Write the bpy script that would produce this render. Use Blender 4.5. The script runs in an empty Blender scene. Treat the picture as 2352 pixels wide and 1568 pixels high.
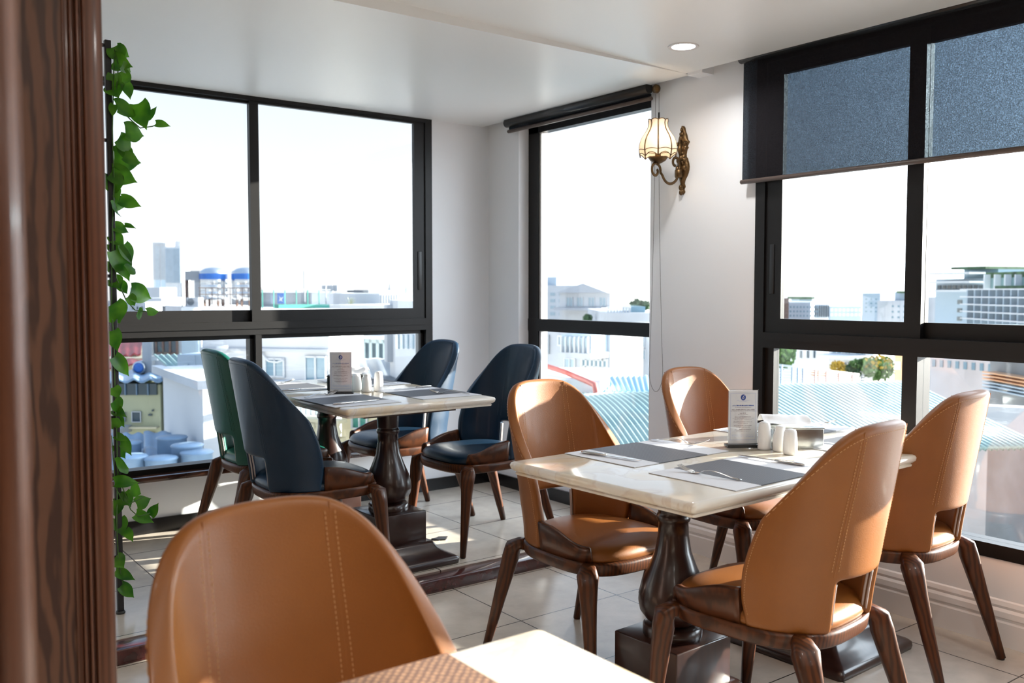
import bpy, bmesh, math, random
from mathutils import Vector, Matrix, noise
random.seed(7)
PI = math.pi
C = bpy.context.scene.collection
SC = bpy.context.scene

# ------------------------------------------------------------------ camera
CAMH = 1.28
FPX = 2099.0
YAW, PIT, ROL = math.radians(36.82), math.radians(3.13), math.radians(-.02)
_f = Vector((math.sin(YAW)*math.cos(PIT), math.cos(YAW)*math.cos(PIT), -math.sin(PIT)))
_r = Vector((math.cos(YAW), -math.sin(YAW), 0)); _d = _f.cross(_r)
_r2 = math.cos(ROL)*_r + math.sin(ROL)*_d; _d2 = -math.sin(ROL)*_r + math.cos(ROL)*_d
cam_d = bpy.data.cameras.new('camera'); cam = bpy.data.objects.new('camera', cam_d); C.objects.link(cam)
cam_d.sensor_width = 36; cam_d.lens = FPX/2352*36; cam_d.clip_start = .05; cam_d.clip_end = 3000
m = Matrix.Identity(4)
for i in range(3):
    m[i][0] = _r2[i]; m[i][1] = -_d2[i]; m[i][2] = -_f[i]
m[2][3] = CAMH
cam.matrix_world = m
SC.camera = cam
cam_d.dof.use_dof = True; cam_d.dof.focus_distance = 3.3; cam_d.dof.aperture_fstop = 4.5

# ------------------------------------------------------------------ world, sun, exposure
W = bpy.data.worlds.new('world'); SC.world = W; W.use_nodes = True
nt = W.node_tree; nt.nodes.clear()
wo = nt.nodes.new('ShaderNodeOutputWorld'); bg = nt.nodes.new('ShaderNodeBackground')
tc = nt.nodes.new('ShaderNodeTexCoord'); sx = nt.nodes.new('ShaderNodeSeparateXYZ'); rp = nt.nodes.new('ShaderNodeValToRGB')
nt.links.new(tc.outputs['Generated'], sx.inputs[0]); nt.links.new(sx.outputs['Z'], rp.inputs[0])
nt.links.new(rp.outputs[0], bg.inputs[0]); nt.links.new(bg.outputs[0], wo.inputs[0])
e = rp.color_ramp.elements
e[0].position = 0.0; e[0].color = (1.0, 1.0, 1.0, 1)
e[1].position = .55; e[1].color = (.42, .62, .95, 1)
for p, c in ((.10, (.97, .985, 1.0, 1)), (.22, (.76, .87, 1.0, 1))):
    n = e.new(p); n.color = c
bg.inputs[1].default_value = .72
# brighter aureole of hazy sky around the low sun
vm = nt.nodes.new('ShaderNodeVectorMath'); vm.operation = 'DOT_PRODUCT'; vm.inputs[1].default_value = Vector((1, -.27, .21)).normalized()
mx_ = nt.nodes.new('ShaderNodeMath'); mx_.operation = 'MAXIMUM'; mx_.inputs[1].default_value = 0
pw_ = nt.nodes.new('ShaderNodeMath'); pw_.operation = 'POWER'; pw_.inputs[1].default_value = 5
ml_ = nt.nodes.new('ShaderNodeMath'); ml_.operation = 'MULTIPLY'; ml_.inputs[1].default_value = 9.0
bg2 = nt.nodes.new('ShaderNodeBackground'); bg2.inputs[0].default_value = (.86, .94, 1.0, 1); ad_ = nt.nodes.new('ShaderNodeAddShader')
nt.links.new(tc.outputs['Generated'], vm.inputs[0]); nt.links.new(vm.outputs['Value'], mx_.inputs[0]); nt.links.new(mx_.outputs[0], pw_.inputs[0])
nt.links.new(pw_.outputs[0], ml_.inputs[0]); nt.links.new(ml_.outputs[0], bg2.inputs[1])
nt.links.new(bg.outputs[0], ad_.inputs[0]); nt.links.new(bg2.outputs[0], ad_.inputs[1]); nt.links.new(ad_.outputs[0], wo.inputs[0])
sun_d = bpy.data.lights.new('sun', 'SUN'); sun = bpy.data.objects.new('sun', sun_d); C.objects.link(sun)
sun.rotation_euler = Vector((-1, .28, -.225)).to_track_quat('-Z', 'Y').to_euler()
sun_d.energy = 20.0; sun_d.angle = math.radians(.6); sun_d.color = (1.0, .92, .78)
SC.view_settings.view_transform = 'Standard'; SC.view_settings.look = 'None'
SC.view_settings.exposure = 0.80; SC.view_settings.gamma = 1
SC.view_settings.use_curve_mapping = False

# ------------------------------------------------------------------ geometry helpers
CAM = Vector((0, 0, CAMH))
def ray(x, y): return ((x-1176)/FPX)*_r2 + ((y-784)/FPX)*_d2 + _f
def at_z(x, y, z): d = ray(x, y); return CAM + d*((z-CAMH)/d.z)
def at_x(x, y, X): d = ray(x, y); return CAM + d*(X/d.x)
def at_y(x, y, Y): d = ray(x, y); return CAM + d*(Y/d.y)
def at_d(x, y, D): return CAM + ray(x, y)*D

class MB:
    """collects shapes into one mesh"""
    def __init__(s): s.v = []; s.f = []; s.sm = []; s.mi = []; s.cur = 0
    def add(s, vs, fs, smooth=False):
        o = len(s.v); s.v += [tuple(v) for v in vs]
        for f in fs: s.f.append([i+o for i in f]); s.sm.append(smooth); s.mi.append(s.cur)
        return s
    def box(s, x0, x1, y0, y1, z0, z1, M=None):
        vs = [Vector((x, y, z)) for z in (z0, z1) for y in (y0, y1) for x in (x0, x1)]
        if M: vs = [M @ v for v in vs]
        return s.add(vs, [(0,2,3,1),(4,5,7,6),(0,1,5,4),(2,6,7,3),(0,4,6,2),(1,3,7,5)])
    def bbox(s, x0, x1, y0, y1, z0, z1, b=.004, seg=2, M=None):
        bm = bmesh.new(); bmesh.ops.create_cube(bm, size=1)
        for v in bm.verts:
            v.co = Vector(((x0+x1)/2+v.co.x*(x1-x0), (y0+y1)/2+v.co.y*(y1-y0), (z0+z1)/2+v.co.z*(z1-z0)))
        bmesh.ops.bevel(bm, geom=bm.edges[:], offset=b, segments=seg, profile=.5, affect='EDGES')
        if M: bmesh.ops.transform(bm, matrix=M, verts=bm.verts)
        s.addbm(bm, True); return s
    def addbm(s, bm, smooth=False):
        bm.verts.index_update()
        s.add([v.co.copy() for v in bm.verts], [[v.index for v in f.verts] for f in bm.faces], smooth); bm.free(); return s
    def loft(s, rings, closed=True, cap=True, smooth=True):
        n = len(rings[0]); vs = [p for r in rings for p in r]; fs = []
        for i in range(len(rings)-1):
            for j in range(n if closed else n-1):
                a = i*n+j; b = i*n+(j+1) % n
                fs.append((a, b, b+n, a+n))
        s.add(vs, fs, smooth)
        if cap and closed:
            s.add(rings[0], [tuple(range(n))[::-1]], False); s.add(rings[-1], [tuple(range(n))], False)
        return s
    def lathe(s, prof, c=(0,0,0), n=32, cap=True, smooth=True):
        rings = [[Vector((c[0]+r*math.cos(2*PI*k/n), c[1]+r*math.sin(2*PI*k/n), c[2]+z)) for k in range(n)] for r, z in prof]
        return s.loft(rings, True, cap, smooth)
    def tube(s, pts, r, n=8, cap=True, flat=None):
        pts = [Vector(p) for p in pts]; rings = []
        up = Vector((0, 0, 1)); last = None
        for i, p in enumerate(pts):
            t = (pts[min(i+1, len(pts)-1)]-pts[max(i-1, 0)])
            if t.length < 1e-9: t = Vector((0, 0, 1))
            t.normalize()
            if last is None:
                a = up if abs(t.z) < .9 else Vector((1, 0, 0))
                u = t.cross(a).normalized()
            else:
                u = (last - t*last.dot(t)).normalized()
            last = u; w = t.cross(u)
            rr = r[i] if isinstance(r, (list, tuple)) else r
            fl = 1 if flat is None else flat
            rings.append([p + u*rr*math.cos(2*PI*k/n) + w*rr*fl*math.sin(2*PI*k/n) for k in range(n)])
        return s.loft(rings, True, cap, True)
    def build(s, name, mat, parent=None, loc=None, kind=None):
        me = bpy.data.meshes.new(name); me.from_pydata(s.v, [], s.f)
        me.polygons.foreach_set('use_smooth', s.sm)
        mats = mat if isinstance(mat, (list, tuple)) else [mat]
        for q in mats: me.materials.append(q)
        if len(mats) > 1: me.polygons.foreach_set('material_index', s.mi)
        me.update()
        bm = bmesh.new(); bm.from_mesh(me); bmesh.ops.remove_doubles(bm, verts=bm.verts, dist=1e-6)
        bmesh.ops.recalc_face_normals(bm, faces=bm.faces); bm.to_mesh(me); bm.free()
        o = bpy.data.objects.new(name, me); C.objects.link(o)
        if parent: o.parent = parent
        if loc: o.location = loc
        if kind: o['kind'] = kind
        return o

def bake(o):
    """apply the modifiers of o"""
    dg = bpy.context.evaluated_depsgraph_get(); dg.update()
    me = bpy.data.meshes.new_from_object(o.evaluated_get(dg)); o.modifiers.clear(); o.data = me
    return o
def autosmooth(o, ang=40):
    me = o.data; me.polygons.foreach_set('use_smooth', [True]*len(me.polygons))
    bm = bmesh.new(); bm.from_mesh(me)
    for ed in bm.edges:
        if len(ed.link_faces) == 2: ed.smooth = ed.calc_face_angle(0) < math.radians(ang)
    bm.to_mesh(me); bm.free(); return o
def tag(o, label, cat, group=None, kind=None):
    o['label'] = label; o['category'] = cat
    if group: o['group'] = group
    if kind: o['kind'] = kind
    return o
def empty(name, loc=(0,0,0), rz=0):
    o = bpy.data.objects.new(name, None); C.objects.link(o); o.location = loc; o.rotation_euler = (0,0,rz)
    o.empty_display_size = .1; return o
def struct(name, o=None):
    o['kind'] = 'structure'; return o
def copy_tree(o, parent=None):
    c = o.copy(); C.objects.link(c); c.parent = parent
    for ch in list(o.children): copy_tree(ch, c)
    return c

# ------------------------------------------------------------------ materials
def newmat(name):
    m = bpy.data.materials.new(name); m.use_nodes = True
    return m, m.node_tree, m.node_tree.nodes['Principled BSDF']
def mat(name, col, rough=.5, metal=0, spec=None, coat=0, bump=0, bscale=50, var=0, vscale=5, trans=0, ior=None):
    m, t, b = newmat(name)
    b.inputs['Base Color'].default_value = (*col, 1); b.inputs['Roughness'].default_value = rough
    b.inputs['Metallic'].default_value = metal
    if spec is not None: b.inputs['Specular IOR Level'].default_value = spec
    if coat: b.inputs['Coat Weight'].default_value = coat; b.inputs['Coat Roughness'].default_value = .08
    if trans: b.inputs['Transmission Weight'].default_value = trans
    if ior: b.inputs['IOR'].default_value = ior
    tc = t.nodes.new('ShaderNodeTexCoord')
    if bump:
        n = t.nodes.new('ShaderNodeTexNoise'); n.inputs['Scale'].default_value = bscale; n.inputs['Detail'].default_value = 4
        bp = t.nodes.new('ShaderNodeBump'); bp.inputs['Strength'].default_value = bump; bp.inputs['Distance'].default_value = .002
        t.links.new(tc.outputs['Object'], n.inputs['Vector']); t.links.new(n.outputs[0], bp.inputs['Height']); t.links.new(bp.outputs[0], b.inputs['Normal'])
    if var:
        n = t.nodes.new('ShaderNodeTexNoise'); n.inputs['Scale'].default_value = vscale; n.inputs['Detail'].default_value = 5
        r = t.nodes.new('ShaderNodeValToRGB'); t.links.new(tc.outputs['Object'], n.inputs['Vector']); t.links.new(n.outputs[0], r.inputs[0])
        r.color_ramp.elements[0].position = .3; r.color_ramp.elements[1].position = .7
        r.color_ramp.elements[0].color = (*[c*(1-var) for c in col], 1); r.color_ramp.elements[1].color = (*[min(1, c*(1+var)) for c in col], 1)
        t.links.new(r.outputs[0], b.inputs['Base Color'])
    return m
def wood(name, c0, c1, scale=(1, 1, 1), wscale=6, rough=.3, coat=.4, dist=6, rot=(0,0,0)):
    m, t, b = newmat(name)
    tc = t.nodes.new('ShaderNodeTexCoord'); mp = t.nodes.new('ShaderNodeMapping'); mp.inputs['Scale'].default_value = scale
    mp.inputs['Rotation'].default_value = rot
    w = t.nodes.new('ShaderNodeTexWave'); w.inputs['Scale'].default_value = wscale; w.inputs['Distortion'].default_value = dist
    w.inputs['Detail'].default_value = 3; w.inputs['Detail Scale'].default_value = 1.2
    r = t.nodes.new('ShaderNodeValToRGB'); r.color_ramp.elements[0].color = (*c0, 1); r.color_ramp.elements[1].color = (*c1, 1)
    r.color_ramp.elements[0].position = .1; r.color_ramp.elements[1].position = .75
    t.links.new(tc.outputs['Object'], mp.inputs[0]); t.links.new(mp.outputs[0], w.inputs[0]); t.links.new(w.outputs[0], r.inputs[0])
    t.links.new(r.outputs[0], b.inputs['Base Color']); b.inputs['Roughness'].default_value = rough
    b.inputs['Coat Weight'].default_value = coat; b.inputs['Coat Roughness'].default_value = .12
    return m
M = {}
M['wall'] = mat('white_wall_paint', (.84, .87, .91), .55, bump=.25, bscale=9)
M['ceil'] = mat('ceiling_paint', (.83, .86, .87), .38, spec=.35)
M['frame'] = mat('dark_window_metal', (.008, .0075, .008), .42, metal=0, spec=.3, bump=.1, bscale=300)
M['bar'] = mat('brown_grey_bar', (.10, .075, .065), .45)
M['leather_tan'] = mat('tan_leather', (.232, .078, .013), .42, coat=.05, spec=.4, bump=.25, bscale=420, var=.06, vscale=7)
M['leather_navy'] = mat('navy_leather', (.002, .020, .048), .38, coat=.10, spec=.35, bump=.25, bscale=420)
M['leather_green'] = mat('green_leather', (.003, .075, .055), .38, coat=.10, spec=.35, bump=.25, bscale=420)
M['stitch_tan'] = mat('tan_thread', (.60, .33, .15), .7)
M['stitch_navy'] = mat('navy_thread', (.03, .06, .10), .7)
M['stitch_green'] = mat('green_thread', (.01, .06, .05), .7)
M['piping'] = mat('grey_piping', (.42, .36, .34), .5)
M['walnut'] = wood('walnut_wood', (.040, .012, .004), (.085, .025, .007), (1, .8, .22), 26, .38, .12, 5)
M['walnut'].node_tree.nodes['Principled BSDF'].inputs['Specular IOR Level'].default_value = .3
M['pedestal'] = wood('dark_mahogany', (.020, .006, .004), (.026, .008, .005), (1, 1, .15), 10, .30, .35)
M['panel_wood'] = wood('post_wood', (.045, .018, .011), (.115, .050, .027), (1, .3, .16), 15, .45, .12, 14)
M['post_wood'] = wood('post_frame_wood', (.080, .026, .012), (.125, .043, .020), (2, .3, .08), 14, .38, .25, 3)
M['redwood'] = mat('red_varnished_wood', (.055, .009, .008), .25, coat=.5, var=.5, vscale=30)
M['sillwood'] = wood('sill_wood', (.035, .012, .008), (.085, .030, .016), (.2, 1, 1), 8, .2, .6)
M['skirt_black'] = mat('black_stone_skirting', (.008, .008, .009), .25, var=.3, vscale=20)
M['skirt_white'] = mat('white_skirting', (.78, .77, .77), .4)
M['steel'] = mat('cutlery_steel', (.62, .60, .58), .18, metal=1)
M['porcelain'] = mat('white_porcelain', (.88, .88, .88), .12, coat=.5)
M['napkin'] = mat('napkin_paper', (.93, .93, .94), .8, bump=.4, bscale=40)
M['blackbox'] = mat('black_plastic', (.02, .022, .024), .25)
M['chrome'] = mat('brushed_chrome', (.62, .64, .62), .22, metal=1, bump=.2, bscale=30)
M['brass'] = mat('aged_brass', (.14, .085, .038), .38, metal=.85, bump=.4, bscale=90, var=.4, vscale=40)
M['blackmetal'] = mat('black_metal', (.012, .013, .015), .4)
M['chain'] = mat('black_bead_chain', (.012, .011, .02), .4)
M['matlight'] = mat('pale_grey_mat', (.62, .62, .65), .6, bump=.3, bscale=400)
M['card'] = mat('menu_card_paper', (.90, .87, .88), .5)
M['ink_blue'] = mat('blue_ink', (.03, .10, .42), .5)
M['ink_grey'] = mat('grey_ink', (.36, .30, .34), .6)
M['ink_lav'] = mat('lavender_ink', (.50, .56, .80), .6)
M['plaster_dark'] = mat('dark_brown_recess_wood', (.10, .075, .055), .6)  # even dark brown for the strip in the ceiling recess

def weave(name, c0, c1, s):
    m, t, b = newmat(name)
    tc = t.nodes.new('ShaderNodeTexCoord'); ck = t.nodes.new('ShaderNodeTexChecker'); ck.inputs['Scale'].default_value = s
    ck.inputs['Color1'].default_value = (*c0, 1); ck.inputs['Color2'].default_value = (*c1, 1)
    t.links.new(tc.outputs['Object'], ck.inputs[0]); t.links.new(ck.outputs[0], b.inputs['Base Color']); b.inputs['Roughness'].default_value = .55
    return m
M['matdark'] = weave('charcoal_woven_vinyl', (.070, .072, .085), (.105, .108, .125), 300)
def wickermat():
    m, t, b = newmat('brown_wicker_vinyl')
    tc = t.nodes.new('ShaderNodeTexCoord'); mp = t.nodes.new('ShaderNodeMapping'); mp.inputs['Rotation'].default_value = (0, 0, .785)
    ck = t.nodes.new('ShaderNodeTexVoronoi'); ck.inputs['Scale'].default_value = 95; ck.inputs['Randomness'].default_value = .15
    r = t.nodes.new('ShaderNodeValToRGB'); r.color_ramp.elements[0].color = (.42, .25, .15, 1); r.color_ramp.elements[1].color = (.13, .075, .06, 1)
    r.color_ramp.elements[0].position = .1; r.color_ramp.elements[1].position = .5
    t.links.new(tc.outputs['Object'], mp.inputs[0]); t.links.new(mp.outputs[0], ck.inputs[0]); t.links.new(ck.outputs['Distance'], r.inputs[0])
    t.links.new(r.outputs[0], b.inputs['Base Color']); b.inputs['Roughness'].default_value = .5
    return m
M['wicker'] = wickermat()

def marble():
    m, t, b = newmat('cream_marble')
    tc = t.nodes.new('ShaderNodeTexCoord'); n = t.nodes.new('ShaderNodeTexNoise'); n.inputs['Scale'].default_value = 2.2; n.inputs['Detail'].default_value = 7
    n.inputs['Distortion'].default_value = 1.6
    r = t.nodes.new('ShaderNodeValToRGB'); el = r.color_ramp.elements
    el[0].position = .30; el[0].color = (.72, .58, .40, 1); el[1].position = .62; el[1].color = (.72, .69, .63, 1)
    q = el.new(.46); q.color = (.73, .67, .57, 1); q = el.new(.485); q.color = (.66, .58, .50, 1); q = el.new(.51); q.color = (.74, .70, .64, 1)
    mp = t.nodes.new('ShaderNodeMapping'); mp.inputs['Scale'].default_value = (1.0, 2.2, 1.5)
    t.links.new(tc.outputs['Object'], mp.inputs[0]); t.links.new(mp.outputs[0], n.inputs['Vector']); t.links.new(n.outputs[0], r.inputs[0])
    t.links.new(r.outputs[0], b.inputs['Base Color']); b.inputs['Roughness'].default_value = .10
    b.inputs['Coat Weight'].default_value = .3; b.inputs['Coat Roughness'].default_value = .03
    return m
M['marble'] = marble()
def tiles(name, ox, oy, sx_, sy_, base=(.56, .50, .43), rough=.22, mort=(.05, .045, .04)):
    m, t, b = newmat(name)
    tc = t.nodes.new('ShaderNodeTexCoord'); mp = t.nodes.new('ShaderNodeMapping')
    mp.inputs['Location'].default_value = (-ox/sx_, -oy/sy_, 0); mp.inputs['Scale'].default_value = (1/sx_, 1/sy_, 1)
    br = t.nodes.new('ShaderNodeTexBrick'); br.offset = 0; br.inputs['Scale'].default_value = 1
    br.inputs['Brick Width'].default_value = 1; br.inputs['Row Height'].default_value = 1
    br.inputs['Mortar Size'].default_value = .0055; br.inputs['Mortar Smooth'].default_value = .1
    br.inputs['Mortar'].default_value = (*mort, 1)
    n = t.nodes.new('ShaderNodeTexNoise'); n.inputs['Scale'].default_value = 5; n.inputs['Detail'].default_value = 8; n.inputs['Roughness'].default_value = .65
    r = t.nodes.new('ShaderNodeValToRGB'); r.color_ramp.elements[0].position = .3; r.color_ramp.elements[1].position = .72
    r.color_ramp.elements[0].color = (*[c*.84 for c in base], 1); r.color_ramp.elements[1].color = (*[c*1.12 for c in base], 1)
    t.links.new(tc.outputs['Object'], mp.inputs[0]); t.links.new(mp.outputs[0], br.inputs[0])
    t.links.new(tc.outputs['Object'], n.inputs['Vector']); t.links.new(n.outputs[0], r.inputs[0])
    t.links.new(r.outputs[0], br.inputs['Color1']); t.links.new(r.outputs[0], br.inputs['Color2'])
    t.links.new(br.outputs[0], b.inputs['Base Color']); b.inputs['Roughness'].default_value = rough
    return m
M['floor'] = tiles('beige_floor_tiles', 2.630, 2.775, .508, .468)
M['floor_up'] = tiles('beige_platform_tiles', 2.64, 3.905, .520, .520)
M['brickpave'] = tiles('pink_paving', 0, 0, .22, .11, (.40, .29, .25), .7, (.20, .15, .13))

def glass(name, tint=(.97, .99, 1.0), refl=1.0):
    m = bpy.data.materials.new(name); m.use_nodes = True; t = m.node_tree; t.nodes.clear()
    o = t.nodes.new('ShaderNodeOutputMaterial'); mx = t.nodes.new('ShaderNodeMixShader'); tr = t.nodes.new('ShaderNodeBsdfTransparent')
    gl = t.nodes.new('ShaderNodeBsdfGlossy'); lw = t.nodes.new('ShaderNodeLayerWeight'); lw.inputs['Blend'].default_value = .5
    pw = t.nodes.new('ShaderNodeMath'); pw.operation = 'POWER'; pw.inputs[1].default_value = 5
    ma = t.nodes.new('ShaderNodeMath'); ma.operation = 'MULTIPLY_ADD'; ma.inputs[1].default_value = .9; ma.inputs[2].default_value = .04
    t.links.new(lw.outputs['Facing'], pw.inputs[0]); t.links.new(pw.outputs[0], ma.inputs[0])
    tr.inputs[0].default_value = (*tint, 1); gl.inputs['Roughness'].default_value = 0
    gl.inputs[0].default_value = (refl, refl, refl, 1)
    t.links.new(ma.outputs[0], mx.inputs[0]); t.links.new(tr.outputs[0], mx.inputs[1]); t.links.new(gl.outputs[0], mx.inputs[2]); t.links.new(mx.outputs[0], o.inputs[0])
    return m
M['glass'] = glass('window_glass')
M['acrylic'] = glass('clear_acrylic')
def screen():
    m = bpy.data.materials.new('dark_screen_fabric'); m.use_nodes = True; t = m.node_tree; t.nodes.clear()
    o = t.nodes.new('ShaderNodeOutputMaterial'); mx = t.nodes.new('ShaderNodeMixShader'); tr = t.nodes.new('ShaderNodeBsdfTransparent')
    df = t.nodes.new('ShaderNodeBsdfDiffuse'); df.inputs[0].default_value = (.020, .019, .022, 1)
    tc = t.nodes.new('ShaderNodeTexCoord'); n = t.nodes.new('ShaderNodeTexNoise'); n.inputs['Scale'].default_value = 260; n.inputs['Detail'].default_value = 2
    mr = t.nodes.new('ShaderNodeMapRange'); mr.inputs[1].default_value = .3; mr.inputs[2].default_value = .7; mr.inputs[3].default_value = .13; mr.inputs[4].default_value = .36
    tr.inputs[0].default_value = (.78, .90, 1.0, 1)
    t.links.new(tc.outputs['Object'], n.inputs['Vector']); t.links.new(n.outputs[0], mr.inputs[0]); t.links.new(mr.outputs[0], mx.inputs[0])
    t.links.new(df.outputs[0], mx.inputs[1]); t.links.new(tr.outputs[0], mx.inputs[2]); t.links.new(mx.outputs[0], o.inputs[0])
    return m
M['screen'] = screen()
def emit(name, col, st):
    m = bpy.data.materials.new(name); m.use_nodes = True; t = m.node_tree; t.nodes.clear()
    o = t.nodes.new('ShaderNodeOutputMaterial'); em = t.nodes.new('ShaderNodeEmission'); em.inputs[0].default_value = (*col, 1); em.inputs[1].default_value = st
    t.links.new(em.outputs[0], o.inputs[0]); return m
M['lampdisc'] = emit('downlight_diffuser', (.95, .95, 1.0), 6)
M['bulb'] = emit('warm_bulb', (1.0, .78, .5), 10)
def milk():
    m = bpy.data.materials.new('milky_shade_glass'); m.use_nodes = True; t = m.node_tree; t.nodes.clear()
    o = t.nodes.new('ShaderNodeOutputMaterial'); mx = t.nodes.new('ShaderNodeMixShader'); a = t.nodes.new('ShaderNodeBsdfTranslucent'); b = t.nodes.new('ShaderNodeBsdfDiffuse')
    a.inputs[0].default_value = (.95, .86, .74, 1); b.inputs[0].default_value = (.90, .82, .70, 1); mx.inputs[0].default_value = .55
    t.links.new(a.outputs[0], mx.inputs[1]); t.links.new(b.outputs[0], mx.inputs[2]); t.links.new(mx.outputs[0], o.inputs[0]); return m
M['milk'] = milk()
def leafmat():
    m = bpy.data.materials.new('pothos_leaf'); m.use_nodes = True; t = m.node_tree; t.nodes.clear()
    o = t.nodes.new('ShaderNodeOutputMaterial'); mx = t.nodes.new('ShaderNodeMixShader'); a = t.nodes.new('ShaderNodeBsdfTranslucent'); b = t.nodes.new('ShaderNodeBsdfPrincipled')
    tc = t.nodes.new('ShaderNodeTexCoord'); n = t.nodes.new('ShaderNodeTexNoise'); n.inputs['Scale'].default_value = 14
    r = t.nodes.new('ShaderNodeValToRGB'); r.color_ramp.elements[0].color = (.022, .13, .008, 1); r.color_ramp.elements[1].color = (.10, .30, .015, 1)
    r.color_ramp.elements[0].position = .35; r.color_ramp.elements[1].position = .65
    t.links.new(tc.outputs['Object'], n.inputs['Vector']); t.links.new(n.outputs[0], r.inputs[0])
    t.links.new(r.outputs[0], a.inputs[0]); t.links.new(r.outputs[0], b.inputs['Base Color']); b.inputs['Roughness'].default_value = .35
    mx.inputs[0].default_value = .5
    t.links.new(a.outputs[0], mx.inputs[1]); t.links.new(b.outputs[0], mx.inputs[2]); t.links.new(mx.outputs[0], o.inputs[0]); return m
M['leaf'] = leafmat()
M['stem'] = mat('green_stem', (.05, .13, .02), .5)

# ------------------------------------------------------------------ room shell
XB, YA, H = 3.38, 4.763, 2.313
XL, YN = -2.6, -3.4          # far sides behind and left of the viewer
PZ = .057                    # platform height
PY = 3.255                   # platform front
wt = .16
struct('floor', MB().box(XL, XB+wt, YN, YA+wt, -.12, 0).build('floor', M['floor']))
struct('floor_2', MB().box(XL, XB, PY+.10, YA, 0, PZ).build('floor_raised', M['floor_up']))
bpy.data.objects['floor_raised'].name = 'floor_2'
trim = MB().bbox(XL, XB, PY, PY+.108, 0, PZ-.002, .004).build('trim_1', M['redwood'], kind='structure')
# ceiling: far part and the near part that is raised to the left, with its lip before the window recess
LIP = 3.30
YS = 3.03
cz = MB()
cz.add([(XL, YS, H), (3.338, YS, H), (3.338, YA+.02, H), (XL, YA+.02, H), (XL, YS, H+.25), (3.338, YS, H+.25), (3.338, YA+.02, H+.25), (XL, YA+.02, H+.25)],
       [(0,1,2,3),(4,7,6,5),(0,4,5,1),(1,5,6,2),(2,6,7,3),(3,7,4,0)])
cz.build('ceiling', M['ceil'], kind='structure')
cn = MB()
zl = lambda x: H + .001 + (LIP-x)*.026
cn.add([(XL, YN, zl(XL)), (LIP, YN, H), (LIP, YS, H+.0005), (XL, YS, zl(XL)), (XL, YN, H+.25), (LIP, YN, H+.25), (LIP, YS, H+.25), (XL, YS, H+.25)],
       [(0,1,2,3),(4,7,6,5),(0,4,5,1),(1,5,6,2),(2,6,7,3),(3,7,4,0)])
cn.build('ceiling_2', M['ceil'], kind='structure')
MB().box(LIP-.02, XB+wt, YN, YA+wt, H+.25, H+.33).build('ceiling_3', M['wall'], kind='structure')
MB().box(LIP, XB+.001, 2.93, 3.02, H-.012, H+.06).build('trim_2', M['wall'], kind='structure')
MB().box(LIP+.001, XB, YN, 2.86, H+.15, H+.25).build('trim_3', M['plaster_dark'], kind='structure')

# left wall (window 1), y = YA
W1L, W1R, W1B = -.23, 2.952, .355
wa = MB()
wa.box(XL-wt, W1L, YA, YA+wt, 0, H+.25); wa.box(W1R, XB+wt, YA, YA+wt, 0, H+.25)
wa.box(W1L, W1R, YA, YA+wt, 0, .33); wa.box(W1L, W1R, YA, YA+wt, H, H+.25)
wa.build('wall_left', M['wall'], kind='structure')
# right wall (windows 2, 3, 4), x = XB
W2a, W2b = 3.336, 4.447
W3a, W3b = .80, 2.671
W4a, W4b = -1.6, .58
wb = MB()
HT = H+.25
wb.box(XB, XB+wt, W2b, YA+wt, 0, HT); wb.box(XB, XB+wt, W3b, W2a, 0, HT); wb.box(XB, XB+wt, W4b, W3a, 0, HT); wb.box(XB, XB+wt, YN-wt, W4a, 0, HT)
wb.box(XB, XB+wt, W2a, W2b, 0, .22); wb.box(XB, XB+wt, W2a, W2b, H-.01, HT)
wb.box(XB, XB+wt, W3a, W3b, 0, .31); wb.box(XB, XB+wt, W4a, W4b, 0, .31)
wb.box(XB, XB+wt, W3a, W3b, H+.08, HT); wb.box(XB, XB+wt, W4a, W4b, H+.08, HT)
wb.build('wall_right', M['wall'], kind='structure')
# back of the room behind the viewer, with a wide arched opening
def arch_wall():
    b = MB(); x0, x1 = XL-wt, XB+wt; ax, ar, sp = .6, 1.1, 1.15
    y0, y1 = YN-wt, YN
    pts = [(ax-ar, 0), (ax-ar, sp)] + [(ax+ar*math.cos(PI-PI*k/24), sp+ar*.92*math.sin(PI*k/24)) for k in range(1, 24)] + [(ax+ar, sp), (ax+ar, 0)]
    for i in range(len(pts)-1):
        (xa, za), (xb, zb) = pts[i], pts[i+1]
        if abs(xa-xb) > 1e-6:
            b.add([(xa,y0,za),(xb,y0,zb),(xb,y0,HT),(xa,y0,HT),(xa,y1,za),(xb,y1,zb),(xb,y1,HT),(xa,y1,HT)], [(0,1,2,3),(4,7,6,5),(0,4,5,1),(2,6,7,3),(0,3,7,4),(1,5,6,2)])
    b.box(x0, ax-ar, y0, y1, 0, HT); b.box(ax+ar, x1, y0, y1, 0, HT)
    return b
M['dining_wall'] = mat('brown_panelled_wall', (.16, .085, .05), .6, var=.2, vscale=2)
arch_wall().build('wall_back', M['dining_wall'], kind='structure')
MB().box(XL-wt, XB+wt, YN-2.2, YN-2.0, 0, HT).build('wall_back_2', M['dining_wall'], kind='structure')
MB().box(XL-wt, XB+wt, YN-2.0, YN-.16, -.12, 0).build('floor_3', M['floor'], kind='structure')
MB().box(XL-wt, XB+wt, YN-2.0, YN-.16, HT-.1, HT).build('ceiling_4', M['ceil'], kind='structure')
MB().box(XL-wt, XL, YN, YA, 0, HT).build('wall_side', M['dining_wall'], kind='structure')

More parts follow.
